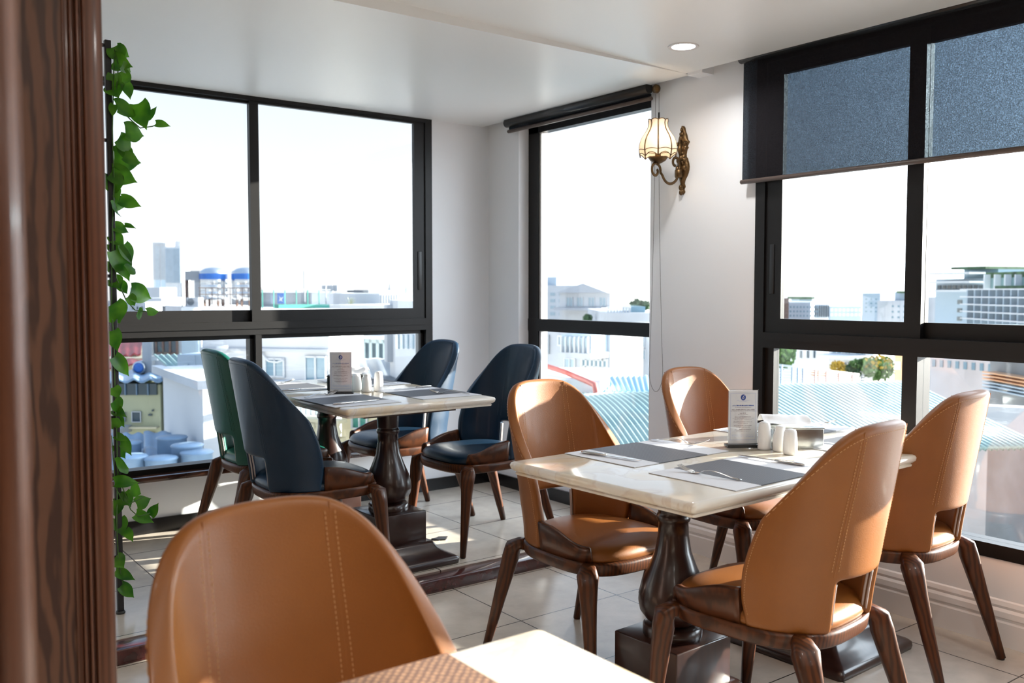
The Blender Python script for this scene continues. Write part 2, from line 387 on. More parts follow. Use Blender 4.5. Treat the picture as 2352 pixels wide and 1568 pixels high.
# skirtings
MB().box(XL, XB, YA-.014, YA, PZ, .130).build('baseboard_left', M['skirt_black'], kind='structure')
MB().box(XB-.014, XB, PY+.11, YA-.014, PZ, .130).build('baseboard_right', M['skirt_black'], kind='structure')
bp = [(-.020, 0), (-.020, .085), (-.016, .092), (-.016, .100), (-.020, .105), (-.018, .125), (-.010, .135), (-.012, .145), (-.006, .160), (0, .165), (0, 0)]
bb = MB(); bb.loft([[Vector((XB+x, y, z)) for x, z in bp] for y in (YN, PY-.002)], True, True, False)
bb.build('baseboard_right_2', M['skirt_white'], kind='structure')

# sill under window 1
MB().bbox(W1L-.02, W1R+.01, YA-.085, YA+.05, .331, .358, .004).build('trim_4', M['sillwood'], kind='structure')

# ------------------------------------------------------------------ windows
def window_w1():
    root = empty('window_1', (0, 0, 0)); root['kind'] = 'structure'
    y0, y1 = YA-.012, YA+.075
    f = MB()
    f.box(W1L, W1R, y0, y1, H-.022, H); f.box(2.905, W1R, y0, y1, .345, H-.022); f.box(W1L, W1L+.05, y0, y1, .345, H-.022)
    f.box(W1L+.05, 2.905, y0, y1, 1.048, 1.118); f.box(W1L+.05, 2.905, y0-.006, y0, 1.080, 1.118)
    f.box(W1L+.05, 2.905, y0, y1, .345, .385)
    for x in (.80, 1.837):
        f.box(x, x+.034, y0+.002, y1, .385, 1.048)
    for a, b in ((W1L+.05, .80), (.834, 1.837), (1.871, 2.905)):
        f.box(b-.022, b, y0+.03, y1, .385, 1.048); f.box(a, a+.012, y0+.03, y1, .385, 1.048)
        f.box(a, b, y0+.03, y1, 1.025, 1.048)
    f.build('window_frame', M['frame'], root)
    P = MB(); ya, yb = y0+.04, y0+.046
    for a, b in ((W1L+.05, .80), (.834, 1.837), (1.871, 2.905)): P.box(a, b, ya, yb, .385, 1.045)
    P.build('lower_glass', M['glass'], root)
    # sliding sashes above
    for k, (a, b, dy) in enumerate(((W1L+.05, .87, 0), (.80, 1.875, .028), (1.822, 2.905, 0))):
        s = MB(); ys, ye = y0+.008+dy, y0+.034+dy
        zt, zb = H-.022, 1.118
        s.box(a, b, ys, ye, zb, 1.180); s.box(a, b, ys, ye, zt-.012, zt)
        wl = .050; wr = .050 if k < 2 else .072
        if k == 1: wl, wr = .05, .045
        s.box(a, a+wl, ys, ye, 1.180, zt-.012); s.box(b-wr, b, ys, ye, 1.180, zt-.012)
        so = s.build('sash', M['frame'], root)
        MB().box(a+wl, b-wr, (ys+ye)/2-.003, (ys+ye)/2+.003, 1.180, zt-.012).build('pane', M['glass'], so)
        if k == 2:
            MB().bbox(2.853, 2.880, ys-.004, ys, 1.29, 1.52, .002).build('latch', M['blackmetal'], so)
window_w1()

def window_w2():
    root = empty('window_2', (0, 0, 0)); root['kind'] = 'structure'
    x0, x1 = XB+.075, XB+.13
    f = MB()
    zb = .22
    f.box(x0, x1, 4.352, W2b, zb, H-.01); f.box(x0, x1, W2a, W2a+.05, zb, H-.01)
    f.box(x0, x1, W2a, W2b, zb, zb+.05); f.box(x0, x1, W2a, W2b, H-.08, H-.01)
    f.box(x0-.004, x1, W2a, W2b, 1.040, 1.114)
    f.build('window_frame', M['frame'], root)
    MB().box(x0+.012, x1+.005, 4.335, 4.352, zb, H-.01).build('jamb_bead', M['skirt_white'], root)
    MB().box(x0+.03, x0+.036, W2a, 4.352, 1.114, H-.08).build('upper_glass', M['glass'], root)
    MB().box(x0+.03, x0+.036, W2a, 4.352, zb+.05, 1.04).build('lower_glass', M['glass'], root)
window_w2()

def window_w34(name, ya, yb, ym):
    """ya<yb ends, ym mullion centre"""
    root = empty(name, (0, 0, 0)); root['kind'] = 'structure'
    x0, x1 = XB-.006, XB+.09
    ZT = H+.08
    f = MB()
    f.box(x0, x1, yb-.052, yb, .31, ZT); f.box(x0, x1, ya, ya+.05, .31, ZT)
    f.box(x0, x1, ya+.05, yb-.052, .31, .362); f.box(x0, x1, ya+.05, yb-.052, ZT-.10, ZT)
    f.box(x0, x1, ya+.05, yb-.052, 1.028, 1.098); f.box(x0-.006, x0, ya+.05, yb-.052, 1.062, 1.098)
    f.box(x0, x1, ym-.031, ym+.031, .362, 1.028)
    f.box(x0+.02, x0+.06, yb-.098, yb-.052, .362, 1.028); f.box(x0+.03, x1, ym+.031, ym+.040, .362, 1.028)
    f.build('window_frame', M['frame'], root)
    for a, b in ((ya+.05, ym-.031), (ym+.040, yb-.098)):
        MB().box(x0+.045, x0+.051, a, b, .362, 1.028).build('lower_glass', M['glass'], root)
    for k, (a, b, dx) in enumerate(((ya+.05, ym+.034, .030), (ym-.034, yb-.050, 0))):
        s = MB(); xs, xe = x0+.010+dx, x0+.036+dx
        s.box(xs, xe, a, b, 1.098, 1.160); s.box(xs, xe, a, b, ZT-.16, ZT-.10)
        wl = .068; wr = .068 if k == 0 else .088
        s.box(xs, xe, a, a+wl, 1.160, ZT-.16); s.box(xs, xe, b-wr, b, 1.160, ZT-.16)
        so = s.build('sash', M['frame'], root)
        MB().box((xs+xe)/2-.003, (xs+xe)/2+.003, a+wl, b-wr, 1.160, ZT-.16).build('pane', M['glass'], so)
        if k == 1:
            MB().bbox(xs-.004, xs, b-.052, b-.028, 1.27, 1.49, .002).build('latch', M['blackmetal'], so)
window_w34('window_3', W3a, W3b, 1.917)
window_w34('window_4', W4a, W4b, -.51)

# ------------------------------------------------------------------ roller blinds
def blind(name, label, x, y0, y1, ztop, zbot, fabric_z, extra=0):
    root = empty(name, (x, (y0+y1)/2, zbot)); tag(root, label, 'blind')
    h = (y1-y0)/2; T = ztop-zbot
    MB().tube([(-.02, -h, T-.03), (-.02, h, T-.03)], .026, 16).build('roller', M['blackbox'], root)
    MB().box(-.006, -.0045, -h+.004, h-.004, .02, T-.03).build('screen_fabric', M['screen'], root)
    MB().tube([(-.005, -h, .012), (-.005, h, .012)], .013, 12, True, .8).build('hem_bar', M['bar'], root)
    return root
b3 = blind('roller_blind', 'dark see-through roller blind drawn a third down the large right window', XB-.03, .74, 2.727, H+.045, 1.764, 0)
b2 = blind('roller_blind', 'dark roller blind rolled right up over the narrow middle window', XB-.032, 3.30, 4.50, H+.012, 2.236, 0)
b4 = blind('roller_blind', 'unseen dark see-through roller blind beside the viewer, drawn low to keep sun off the nearest chair', XB-.03, W4a-.05, W4b+.05, H+.045, 1.38, 0)  # out of view; its drop is set to block sun on the nearest chair

# ------------------------------------------------------------------ downlights: one in view, the others added as fill
def downlight(x, y, label, e=26):
    z = H + (LIP-x)*.026 if y < YS else H
    root = empty('downlight', (x, y, z)); tag(root, label, 'ceiling light')
    MB().lathe([(.050, -.001), (.062, -.004), (.066, -.002), (.066, .004), (.05, .004)], n=32, cap=False).build('trim_ring', M['skirt_white'], root)
    MB().lathe([(.0, -.0015), (.050, -.0015), (.050, .001), (0, .001)], n=32, cap=False).build('diffuser', M['lampdisc'], root)
    ld = bpy.data.lights.new('downlight_lamp', 'AREA'); ld.shape = 'DISK'; ld.size = .11; ld.energy = e; ld.color = (1, .96, .92); ld.spread = math.radians(150)
    lo = bpy.data.objects.new('downlight_lamp', ld); C.objects.link(lo); lo.parent = root; lo.location = (0, 0, -.012)
    return root
downlight(2.957, 2.731, 'round recessed ceiling downlight above the wall lamp, lit white', 3)
for i, (x, y) in enumerate(((.9, .3), (2.3, -.2), (-.8, .6), (-.9, -1.4), (.8, -1.8), (2.4, -1.9), (-1.5, 2.4), (.6, -2.9))):  # out of view, added to brighten the room with fill light
    downlight(x, y, ['added unseen fill downlight over the foreground table', 'added unseen fill downlight near the window beside the viewer', 'added unseen fill downlight left of the viewer',
        'added unseen fill downlight behind left', 'added unseen fill downlight behind the viewer', 'added unseen fill downlight behind by the windows', 'added unseen fill downlight at the far left', 'added unseen fill downlight before the arch'][i], 5)

# ------------------------------------------------------------------ chair
def lerp(a, b, t): return a+(b-a)*t
def ss(a, b, x): t = min(1, max(0, (x-a)/(b-a))); return t*t*(3-2*t)
RZ0, RZ1 = .375, .418
def ringpt(th, dx=0, dy=0):
    """plan outline of the seat frame"""
    c, s_ = math.cos(th), math.sin(th)
    n = 3.0
    a = .224 + .022*s_; b = .228 if s_ < 0 else .250
    a += dx; b += dy
    return Vector((math.copysign(abs(c)**(2/n), c)*a, math.copysign(abs(s_)**(2/n), s_)*b, 0))
def shell(u, z):
    """mid surface of the backrest"""
    t = (z-.42)/.51
    a = lerp(.203, .216, ss(0, .3, t)) - .010*ss(.5, 1, t)
    c = lerp(.190, .215, ss(0, .16, t)); c = lerp(c, .120, ss(.25, 1.05, t))
    yb = -.232 - .075*t
    ph = u*PI/2
    x = a*math.copysign(abs(math.sin(ph))**.92, u)
    y = yb + c*(1-math.cos(ph)**1.0)
    return Vector((x, y, z))
def ztop(u): return .957 - .255*abs(u)**3.0
def zbot(u): return .412 + .0*abs(u)
HU, HZ = .29, .555
def shell_grid():
    us = [-1, -.94, -.86, -.76, -.65, -.53, -.42, -.34, -HU, -.2, -.1, 0, .1, .2, HU, .34, .42, .53, .65, .76, .86, .94, 1]
    low = [.412, .44, .48, .52, .545, HZ]
    hi = [0, .06, .16, .28, .40, .52, .64, .76, .86, .94, 1]
    V = []; nz = len(low)+len(hi)-1
    for u in us:
        col = low + [lerp(HZ, ztop(u), t) for t in hi[1:]]
        V.append([shell(u, z) for z in col])
    vs = [p for c in V for p in c]; fs = []
    for i in range(len(us)-1):
        for j in range(nz-1):
            if us[i] >= -HU and us[i+1] <= HU and j < len(low)-1: continue
            fs.append((i*nz+j, (i+1)*nz+j, (i+1)*nz+j+1, i*nz+j+1))
    me = bpy.data.meshes.new('backrest'); me.from_pydata(vs, [], fs)
    bm = bmesh.new(); bm.from_mesh(me); bmesh.ops.delete(bm, geom=[v for v in bm.verts if not v.link_faces], context='VERTS')
    bmesh.ops.recalc_face_normals(bm, faces=bm.faces); bm.to_mesh(me); bm.free()
    o = bpy.data.objects.new('backrest', me); C.objects.link(o)
    s = o.modifiers.new('s', 'SOLIDIFY'); s.thickness = .034; s.offset = 0
    q = o.modifiers.new('q', 'SUBSURF'); q.levels = 2; q.render_levels = 2
    bake(o); o.data.polygons.foreach_set('use_smooth', [True]*len(o.data.polygons))
    return o
def snorm(u, z):
    a = shell(u+.01, z)-shell(u-.01, z); b = shell(u, z+.01)-shell(u, z-.01)
    return a.cross(b).normalized()      # points to the back (-y)
def dashes(b, fn, s0, s1, n, w=.0007, frac=.6, off=0):
    for k in range(n):
        t0 = lerp(s0, s1, k/n); t1 = lerp(s0, s1, (k+frac)/n)
        b.tube([fn(t0), fn((t0+t1)/2), fn(t1)], w, 4, False)
def make_chair(name, lm, sm):
    root = empty(name)
    # seat frame
    N = 64; r = []
    for dz, d in ((RZ0, -.012), (RZ0, -.004), (RZ0+.006, 0), (RZ1-.010, .004), (RZ1-.002, .001), (RZ1, -.006), (RZ1, -.03), (RZ0+.01, -.05)):
        r.append([ringpt(2*PI*k/N, d, d)+Vector((0, 0, dz)) for k in range(N)])
    r.append(r[0])
    f = MB().loft(r, True, False).build('seat_frame', M['walnut'], root)
    # seat cushion
    r = []
    for d, z in ((-.012, RZ1-.004), (-.006, RZ1+.008), (-.008, RZ1+.022), (-.020, RZ1+.036), (-.045, RZ1+.046), (-.085, RZ1+.053), (-.14, RZ1+.057), (-.2, RZ1+.058)):
        r.append([ringpt(2*PI*k/N, d, d)+Vector((0, 0, z)) for k in range(N)])
    MB().loft(r, True, True).build('seat', lm, root)
    # legs
    for sx_ in (-1, 1):
        for back in (0, 1):
            if back: kn = Vector((sx_*.196, -.203, 0)); ft = Vector((sx_*.222, -.325, 0))
            else: kn = Vector((sx_*.226, .205, 0)); ft = Vector((sx_*.242, .245, 0))
            inn = kn*.80
            out = (ft-kn); out.z = 0
            path = [(inn+Vector((0,0,.397)), .020, .022), (kn*.93+Vector((0,0,.399)), .026, .019), (kn+out*.02+Vector((0,0,.385)), .035, .028),
                    (kn+out*.10+Vector((0,0,.350)), .031, .030), (kn+out*.24+Vector((0,0,.295)), .026, .027),
                    (kn+out*.45+Vector((0,0,.215)), .022, .023), (kn+out*.72+Vector((0,0,.11)), .018, .0185), (ft+Vector((0,0,.004)), .0135, .014)]
            diag = Vector((kn.x, kn.y, 0)).normalized(); side = Vector((-diag.y, diag.x, 0))
            rings = []
            for i, (p, a, b) in enumerate(path):
                t = (path[min(i+1, 7)][0]-path[max(i-1, 0)][0]).normalized()
                u = side; w = t.cross(u).normalized(); u = w.cross(t).normalized()
                rg = []
                for k in range(16):
                    th = 2*PI*k/16 + PI/16; c, s_ = math.cos(th), math.sin(th); n = 3.6
                    rg.append(p + u*math.copysign(abs(c)**(2/n), c)*a + w*math.copysign(abs(s_)**(2/n), s_)*b)
                rings.append(rg)
            lo = MB().loft(rings).build('leg', M['walnut'], root)
            MB().lathe([(.011, 0), (.011, .006)], (ft.x, ft.y, 0), 12).build('glide', M['blackmetal'], lo)
    # backrest
    bk = shell_grid(); bk.data.materials.clear(); bk.data.materials.append(lm); bk.parent = root
    # seams on both faces, edge stitching on the outside
    for su in (-.335, .335):
        for side in (1, -1):
            st = MB()
            for dv in (-.010, .010):
                fn = lambda z, su=su, dv=dv, side=side: shell(su+dv/.36*1.0, z) + snorm(su, z)*side*.0175
                dashes(st, fn, HZ+.03, ztop(su)-.018, 42)
            st.build('seam_stitching', sm, bk)
    st = MB()
    for sd in (-1, 1):
        def fn(t, sd=sd):
            if t < .5:
                z = lerp(.45, .70, t*2); return shell(sd*.95, z)+snorm(sd*.95, z)*.0165
            u = sd*lerp(.95, 0, (t-.5)*2); z = min(ztop(u)-.022, .9+9)
            z = max(z, .70) if t < .52 else z
            return shell(u, z)+snorm(u, z)*.0165
        dashes(st, fn, 0, 1, 70)
    st.build('edge_stitching', sm, bk)
    # seam grooves as fine welts
    for su in (-.335, .335):
        for side in (1, -1):
            we = MB()
            we.tube([shell(su, lerp(HZ+.015, ztop(su)-.006, k/14)) + snorm(su, lerp(HZ+.015, ztop(su)-.006, k/14))*side*.0160 for k in range(15)], .0016, 5, False)
            we.build('welt', lm, bk)
    # double piping inside the opening
    for sd in (-1, 1):
        pg = MB()
        for o_ in (-.005, .005):
            pg.tube([shell(sd*(HU+.005), z) + snorm(sd*HU, z)*o_ + Vector((-sd*.0065, 0, 0)) for z in (.435, .46, .49, .52, .545)], .0032, 6)
        pg.build('piping', M['piping'], bk)
    # wooden side wings
    for sd in (-1, 1):
        rings = []
        n = 22
        for k in range(n+1):
            t = k/n
            th = lerp(math.radians(-3), math.radians(43), t)
            if sd < 0: th = PI-th
            p = ringpt(th, -.004, -.004)
            hgt = lerp(.105, .050, ss(-.25, .80, t))
            if t > .92: hgt *= math.sqrt(max(.05, 1-((t-.92)/.08)**2))
            q = ringpt(th, -.027, -.027)
            nrm = (p-q).normalized()
            lean = nrm*.012
            z0, z1 = RZ1-.002, RZ1+hgt
            rg = [q+Vector((0,0,z0)), p+Vector((0,0,z0)), p+lean*.5+Vector((0,0,lerp(z0, z1, .5))), p+lean+Vector((0,0,z1-.006)), lerp(p, q, .3)+lean+Vector((0,0,z1)), lerp(p, q, .8)+lean+Vector((0,0,z1)),
                  q+lean*.9+Vector((0,0,z1-.008)), q+lean*.4+Vector((0,0,lerp(z0, z1, .5)))]
            rings.append(rg)
        MB().loft(rings).build('side_wing', M['walnut'], root)
    return root

GT, GB = 'tan leather dining chairs', 'blue leather dining chairs'
def place(src, x, y, face, z, label, group, first=False):
    """face: direction the sitter looks, degrees from +x"""
    o = src if first else copy_tree(src)
    o.location = (x, y, z); o.rotation_euler = (0, 0, math.radians(face-90))
    tag(o, label, 'chair', group); return o
tan = make_chair('dining_chair', M['leather_tan'], M['stitch_tan'])
_p = at_d(622, 1300, 1.40); place(tan, _p.x+.02, _p.y-.27, -86, 0, 'tan leather chair nearest the viewer, its tall back seen behind the foreground table corner', GT, True)
place(tan, 2.105, 2.335, -88, 0, 'tan leather chair left of the marble table, sunlit patches on its backrest', GT)
place(tan, 2.085, 1.565, 96, 0, 'tan leather chair seen from behind, pulled up to the near side of the marble table', GT)
place(tan, 3.00, 1.79, 93, 0, 'tan leather chair at the right edge, back turned, beside the low window', GT)
place(tan, 2.95, 2.40, -90, 0, 'tan leather chair against the white pier below the wall lamp', GT)
navy = make_chair('dining_chair', M['leather_navy'], M['stitch_navy'])
place(navy, 2.545, 3.69, 180, PZ, 'navy leather chair on the near right side of the far table, whole seat visible', GB, True)
place(navy, 2.455, 4.29, 182, PZ, 'navy leather chair by the white corner, at the far right side of the far table', GB)
place(navy, 1.625, 3.60, -2, PZ, 'navy leather chair seen from behind left of the far table, before the green one', GB)
green = make_chair('dining_chair', M['leather_green'], M['stitch_green'])
place(green, 1.72, 4.24, 0, PZ, 'green leather chair by the window on the left of the far table', 'green leather dining chair', True)

# ------------------------------------------------------------------ tables
def make_table(name, label, cx, cy, L, Wd, z0, rz, ped=(1,), top=.752):
    """length along local x"""
    root = empty(name, (cx, cy, z0), math.radians(rz)); tag(root, label, 'table')
    prof = [(-.030, top-.040), (-.014, top-.040), (-.012, top-.034), (-.016, top-.031), (-.010, top-.028), (-.002, top-.020), (0, top-.010), (-.003, top-.003), (-.010, top)]
    rings = []
    for d, z in prof:
        rc = .012; hx, hy = L/2+d, Wd/2+d; rg = []
        for cxx, cyy, a0 in ((hx-rc, hy-rc, 0), (-hx+rc, hy-rc, 90), (-hx+rc, -hy+rc, 180), (hx-rc, -hy+rc, 270)):
            for k in range(5):
                a = math.radians(a0+22.5*k); rg.append(Vector((cxx+rc*math.cos(a), cyy+rc*math.sin(a), z)))
        rings.append(rg)
    autosmooth(MB().loft(rings).build('tabletop', M['marble'], root), 50)
    MB().box(-L/2+.12, L/2-.12, -Wd/2+.14, Wd/2-.14, top-.062, top-.040).build('apron', M['pedestal'], root)
    for px in ped:
        b = MB()
        b.lathe([(.060, top-.062), (.050, top-.085), (.047, top-.14), (.046, .608), (.050, .603), (.052, .594), (.050, .585), (.045, .580), (.047, .54), (.055, .49), (.074, .44),
                 (.094, .395), (.103, .360), (.105, .335), (.100, .308), (.084, .285), (.066, .272), (.060, .268)], (px, 0, 0), 36)
        b.lathe([(.060, .270), (.082, .268), (.090, .262), (.090, .215), (.080, .212)], (px, 0, 0), 36)
        b.lathe([(.080, .214), (.096, .212), (.098, .20), (.098, .16)], (px, 0, 0), 36)
        o = b.build('pedestal', M['pedestal'], root)
        b = MB(); b.bbox(px-.125, px+.125, -.125, .125, .082, .235, .004)
        b.build('plinth_block', M['pedestal'], root)
        # flared moulded foot
        rings = []
        for d, z in ((.235, 0), (.238, .012), (.236, .026), (.226, .034), (.215, .038), (.19, .050), (.168, .068), (.155, .088), (.150, .094), (.12, .095)):
            rc = .02; rg = []
            for sx_, sy_, a0 in ((1, 1, 0), (-1, 1, 90), (-1, -1, 180), (1, -1, 270)):
                for k in range(5):
                    a = math.radians(a0+22.5*k); rg.append(Vector((px+sx_*(d-rc)+rc*math.cos(a), sy_*(d-rc)+rc*math.sin(a), z)))
            rings.append(rg)
        MB().loft(rings).build('foot', M['pedestal'], root)
    return root
T2 = make_table('dining_table', 'cream marble table with two dark vase pedestals, set among the tan chairs', 2.445, 1.925, 1.50, .74, 0, 2.2, (-.40, .40))
T1 = make_table('dining_table', 'cream marble table on the raised floor, set among the blue and green chairs', 2.015, 3.93, 1.26, .74, PZ, 90, (-.30, .33))
T3 = make_table('dining_table', 'pale marble table in the foreground, only one corner in the picture', .30, .735, 1.17, .75, 0, 0, (-.3, .3))

# ------------------------------------------------------------------ tableware
def mat_thing(x, y, z, rz, label, group, mats, L=.45, Wd=.31, strips=True):
    root = empty('placemat', (x, y, z), rz); tag(root, label, 'placemat', group)
    if strips:
        MB().box(-.115, .115, -Wd/2, Wd/2, 0, .0022).build('dark_panel', mats[0], root)
        for s in (-1, 1):
            MB().box(min(s*.115, s*L/2), max(s*.115, s*L/2), -Wd/2, Wd/2, 0, .0018).build('pale_band', mats[1], root)
    else:
        MB().box(-L/2, L/2, -Wd/2, Wd/2, 0, .0022).build('woven_panel', mats[0], root)
    return root
def knife_mesh():
    root = empty('table_knife')
    r = []
    for t, w, h, zc in ((0, .004, .003, .004), (.01, .0085, .0045, .0045), (.04, .0095, .005, .005), (.085, .008, .0042, .005), (.100, .0065, .0035, .0048)):
        r.append([Vector((t-.11, w*math.cos(a), zc+h*math.sin(a))) for a in [2*PI*k/12 for k in range(12)]])
    MB().loft(r).build('handle', M['steel'], root)
    b = MB(); o = [(-.012, -.005), (.02, -.0065), (.07, -.009), (.10, -.009), (.118, -.004), (.122, .004), (.11, .0065), (.0, .0065), (-.012, .005)]
    b.loft([[Vector((x, y, .0045)) for x, y in o], [Vector((x, y*.95, .0058)) for x, y in o]], True, True, False)
    b.build('blade', M['steel'], root); return root
def fork_mesh():
    root = empty('table_fork')
    r = []
    for x, w, zc in ((-.10, .0035, .003), (-.095, .0075, .0035), (-.07, .0068, .006), (-.03, .0045, .013), (.0, .0035, .0155), (.02, .0035, .012), (.035, .0055, .0055)):
        r.append([Vector((x, w*math.cos(a), zc+.0013*math.sin(a))) for a in [2*PI*k/10 for k in range(10)]])
    MB().loft(r).build('handle', M['steel'], root)
    b = MB(); r = []
    for x, w, zc in ((.033, .0055, .0058), (.042, .0105, .0030), (.055, .0125, .0025), (.064, .0125, .0040)):
        r.append([Vector((x, w*math.cos(a), zc+.0010*math.sin(a) - .0015*(1-abs(math.cos(a))))) for a in [2*PI*k/14 for k in range(14)]])
    b.loft(r)
    for k in range(4):
        y = (k-1.5)*.0067
        b.tube([(.062, y, .0040), (.080, y, .0075), (.097, y, .0135), (.108, y, .0185)], [.0018, .0016, .0014, .0008], 6)
    b.build('tines', M['steel'], root); return root
KN, FK = knife_mesh(), fork_mesh(); used = set()
def cut(src, x, y, z, deg, label, cat, group):
    o = copy_tree(src) if src.name in used else src
    used.add(src.name); o.location = (x, y, z); o.rotation_euler = (0, 0, math.radians(deg)); tag(o, label, cat, group); return o
TZ2, TZ1, TZ3 = .753, .753+PZ, .753
mats = (M['matdark'], M['matlight'])
GM, GK, GF = 'striped placemats', 'table knives', 'table forks'
r2 = math.radians(2.2)
# table 2 settings
mat_thing(2.138, 2.115, TZ2, r2, 'grey striped placemat before the sun-patched tan chair, front left setting of the near marble table', GM, mats)
mat_thing(2.125, 1.722, TZ2, r2, 'grey striped placemat before the tan chair seen from behind', GM, mats)
mat_thing(2.92, 2.165, TZ2, r2, 'grey striped placemat before the tan chair at the white pier', GM, mats)
mat_thing(2.86, 1.765, TZ2, r2, 'grey striped placemat at the window end, before the right-edge tan chair', GM, mats)
_q = at_z(1399, 1048, .757); cut(KN, _q.x, _q.y, TZ2+.002, -79, 'steel knife on the left band of the placemat nearest the picture centre', 'knife', GK)
_q = at_z(1557, 1016, .757); cut(FK, _q.x, _q.y, TZ2+.002, -66, 'steel fork with its tines toward the menu card, left of it', 'fork', GF)
_q = at_z(1774, 1058, .757); cut(KN, _q.x, _q.y, TZ2+.002, 97, 'steel knife in front of the white shakers', 'knife', GK)
_q = at_z(1632, 1091, .757); cut(FK, _q.x, _q.y, TZ2+.002, 98, 'steel fork at the near corner of the marble table, tines up', 'fork', GF)
cut(KN, 2.74, 2.17, TZ2+.002, -88, 'steel knife half hidden behind the menu card', 'knife', GK)
cut(FK, 3.13, 2.20, TZ2+.002, -60, 'steel fork silhouetted against the right window', 'fork', GF)
cut(KN, 3.06, 1.83, TZ2+.002, 90, 'steel knife at the window end of the marble table', 'knife', GK)
cut(FK, 2.70, 1.82, TZ2+.002, 90, 'steel fork beside the chrome napkin box', 'fork', GF)
# table 1 settings (mat length along y)
r9 = PI/2
mat_thing(1.785, 3.60, TZ1, r9, 'grey striped placemat at the near left of the far table', GM, mats)
mat_thing(2.215, 3.62, TZ1, r9, 'grey striped placemat at the near right of the far table, before the navy chair', GM, mats)
mat_thing(1.80, 4.25, TZ1, r9, 'grey striped placemat at the window, before the green chair', GM, mats)
mat_thing(2.215, 4.25, TZ1, r9, 'grey striped placemat by the far right navy chair', GM, mats)
cut(KN, 1.765, 3.455, TZ1+.002, 6, 'steel knife on the near edge of the far table', 'knife', GK)
cut(FK, 1.755, 3.775, TZ1+.002, 22, 'steel fork before the far menu card', 'fork', GF)
cut(KN, 2.26, 3.81, TZ1+.002, 188, 'steel knife before the near navy chair, right half of the far table', 'knife', GK)
cut(FK, 2.27, 3.505, TZ1+.002, 122, 'steel fork at the right end of the far table', 'fork', GF)
cut(KN, 1.80, 4.07, TZ1+.002, 3, 'steel knife before the green chair', 'knife', GK)
cut(FK, 1.80, 4.42, TZ1+.002, 0, 'steel fork beside the window, before the green chair', 'fork', GF)
cut(FK, 2.22, 4.08, TZ1+.002, 182, 'steel fork behind the white shakers of the far table', 'fork', GF)

def menu(x, y, z, rz, w, h, label, fine=True):
    root = empty('menu_stand', (x, y, z), math.radians(rz)); tag(root, label, 'menu stand')
    MB().bbox(-w/2-.008, w/2+.008, -.022, .022, 0, .010, .001).build('base', M['blackbox'], root)
    MB().box(-w/2-.002, w/2+.002, -.0030, -.0010, .010, h+.012).build('acrylic_sheet', M['acrylic'], root)
    c = MB().box(-w/2, w/2, -.0006, .0006, .012, h+.008).build('card', M['card'], root)
    MB().box(-w/2-.002, w/2+.002, .0010, .0030, .010, h+.012).build('acrylic_sheet', M['acrylic'], root)
    yy = -.0010
    def text(s, cx, cz, size, mt, nm='text'):
        cu = bpy.data.curves.new(nm, 'FONT'); cu.body = s; cu.size = size; cu.align_x = 'CENTER'; cu.align_y = 'CENTER'
        o = bpy.data.objects.new(nm, cu); C.objects.link(o); o.rotation_euler = (PI/2, 0, 0); o.location = (cx, yy, cz)
        dg = bpy.context.evaluated_depsgraph_get(); me = bpy.data.meshes.new_from_object(o.evaluated_get(dg)); bpy.data.objects.remove(o)
        o = bpy.data.objects.new(nm, me); C.objects.link(o); o.rotation_euler = (PI/2, 0, 0); o.location = (cx, yy, cz); o.parent = c
        me.materials.clear(); me.materials.append(mt)
    cz = h*.86+.01
    cu = MB(); n = 28
    cu.add([Vector((.0088*math.cos(2*PI*k/n), yy, cz+.0102*math.sin(2*PI*k/n))) for k in range(n)], [tuple(range(n))])
    cu.build('logo_disc', M['ink_blue'], c)
    s = MB(); s.tube([(.004, yy-.0003, cz+.006), (-.001, yy-.0003, cz+.003), (.003, yy-.0003, cz-.001), (-.002, yy-.0003, cz-.006)], .0010, 5, True); s.tube([(-.0035, yy-.0003, cz+.001), (-.003, yy-.0003, cz-.0045)], .0009, 5)
    s.build('logo_mark', M['card'], c)
    rows = [(.795, .044, .0016, 'ink_lav'), (.772, .026, .0014, 'ink_lav'), (.70, .074, .0034, 'ink_blue'), (.668, .056, .0018, 'ink_grey'), (.625, .078, .0028, 'ink_grey'), (.600, .084, .0018, 'ink_grey'),
            (.560, .022, .0028, 'ink_grey'), (.535, .034, .0018, 'ink_grey'), (.492, .056, .0028, 'ink_grey'), (.465, .072, .0018, 'ink_grey'), (.440, .058, .0018, 'ink_grey'), (.400, .066, .0028, 'ink_grey'),
            (.372, .036, .0018, 'ink_grey'), (.330, .062, .0028, 'ink_grey'), (.302, .046, .0018, 'ink_grey'), (.255, .056, .0028, 'ink_grey'), (.228, .044, .0018, 'ink_grey'), (.155, .076, .0016, 'ink_lav'), (.125, .074, .0018, 'ink_lav')]
    by = {}
    rnd = random.Random(3)
    for fz, wd, hh, mk in rows:
        b = by.setdefault(mk, MB()); x0 = -wd/2; zc = fz*h+.012
        sc = w/.10
        while x0 < wd/2:
            l = rnd.uniform(.0012, .0030)*(1.3 if hh > .0025 else 1); hh2 = hh*rnd.uniform(.45, 1)
            b.box(x0*sc, min(x0+l, wd/2)*sc, yy-.0002, yy, zc-hh/2, zc-hh/2+hh2); x0 += l+rnd.choice((.0006, .0006, .0006, .0022))
    for mk, b in by.items(): b.build('printed_lines', M[mk], c)
    fr = MB(); q = w/2-.006
    for x0, x1, z0, z1 in ((-q, q, h-.002, h-.0012), (-q, q, .024, .0248), (-q, -q+.0008, .024, h-.0012), (q-.0008, q, .024, h-.0012)): fr.box(x0, x1, yy-.0002, yy, z0, z1)
    fr.build('printed_border', M['ink_lav'], c)
    return root
menu(2.475, 1.998, TZ2, -33, .100, .185, 'white menu card in an acrylic stand on the near marble table')
menu(1.875, 3.815, TZ1, -33, .100, .185, 'white menu card in an acrylic stand on the far table')

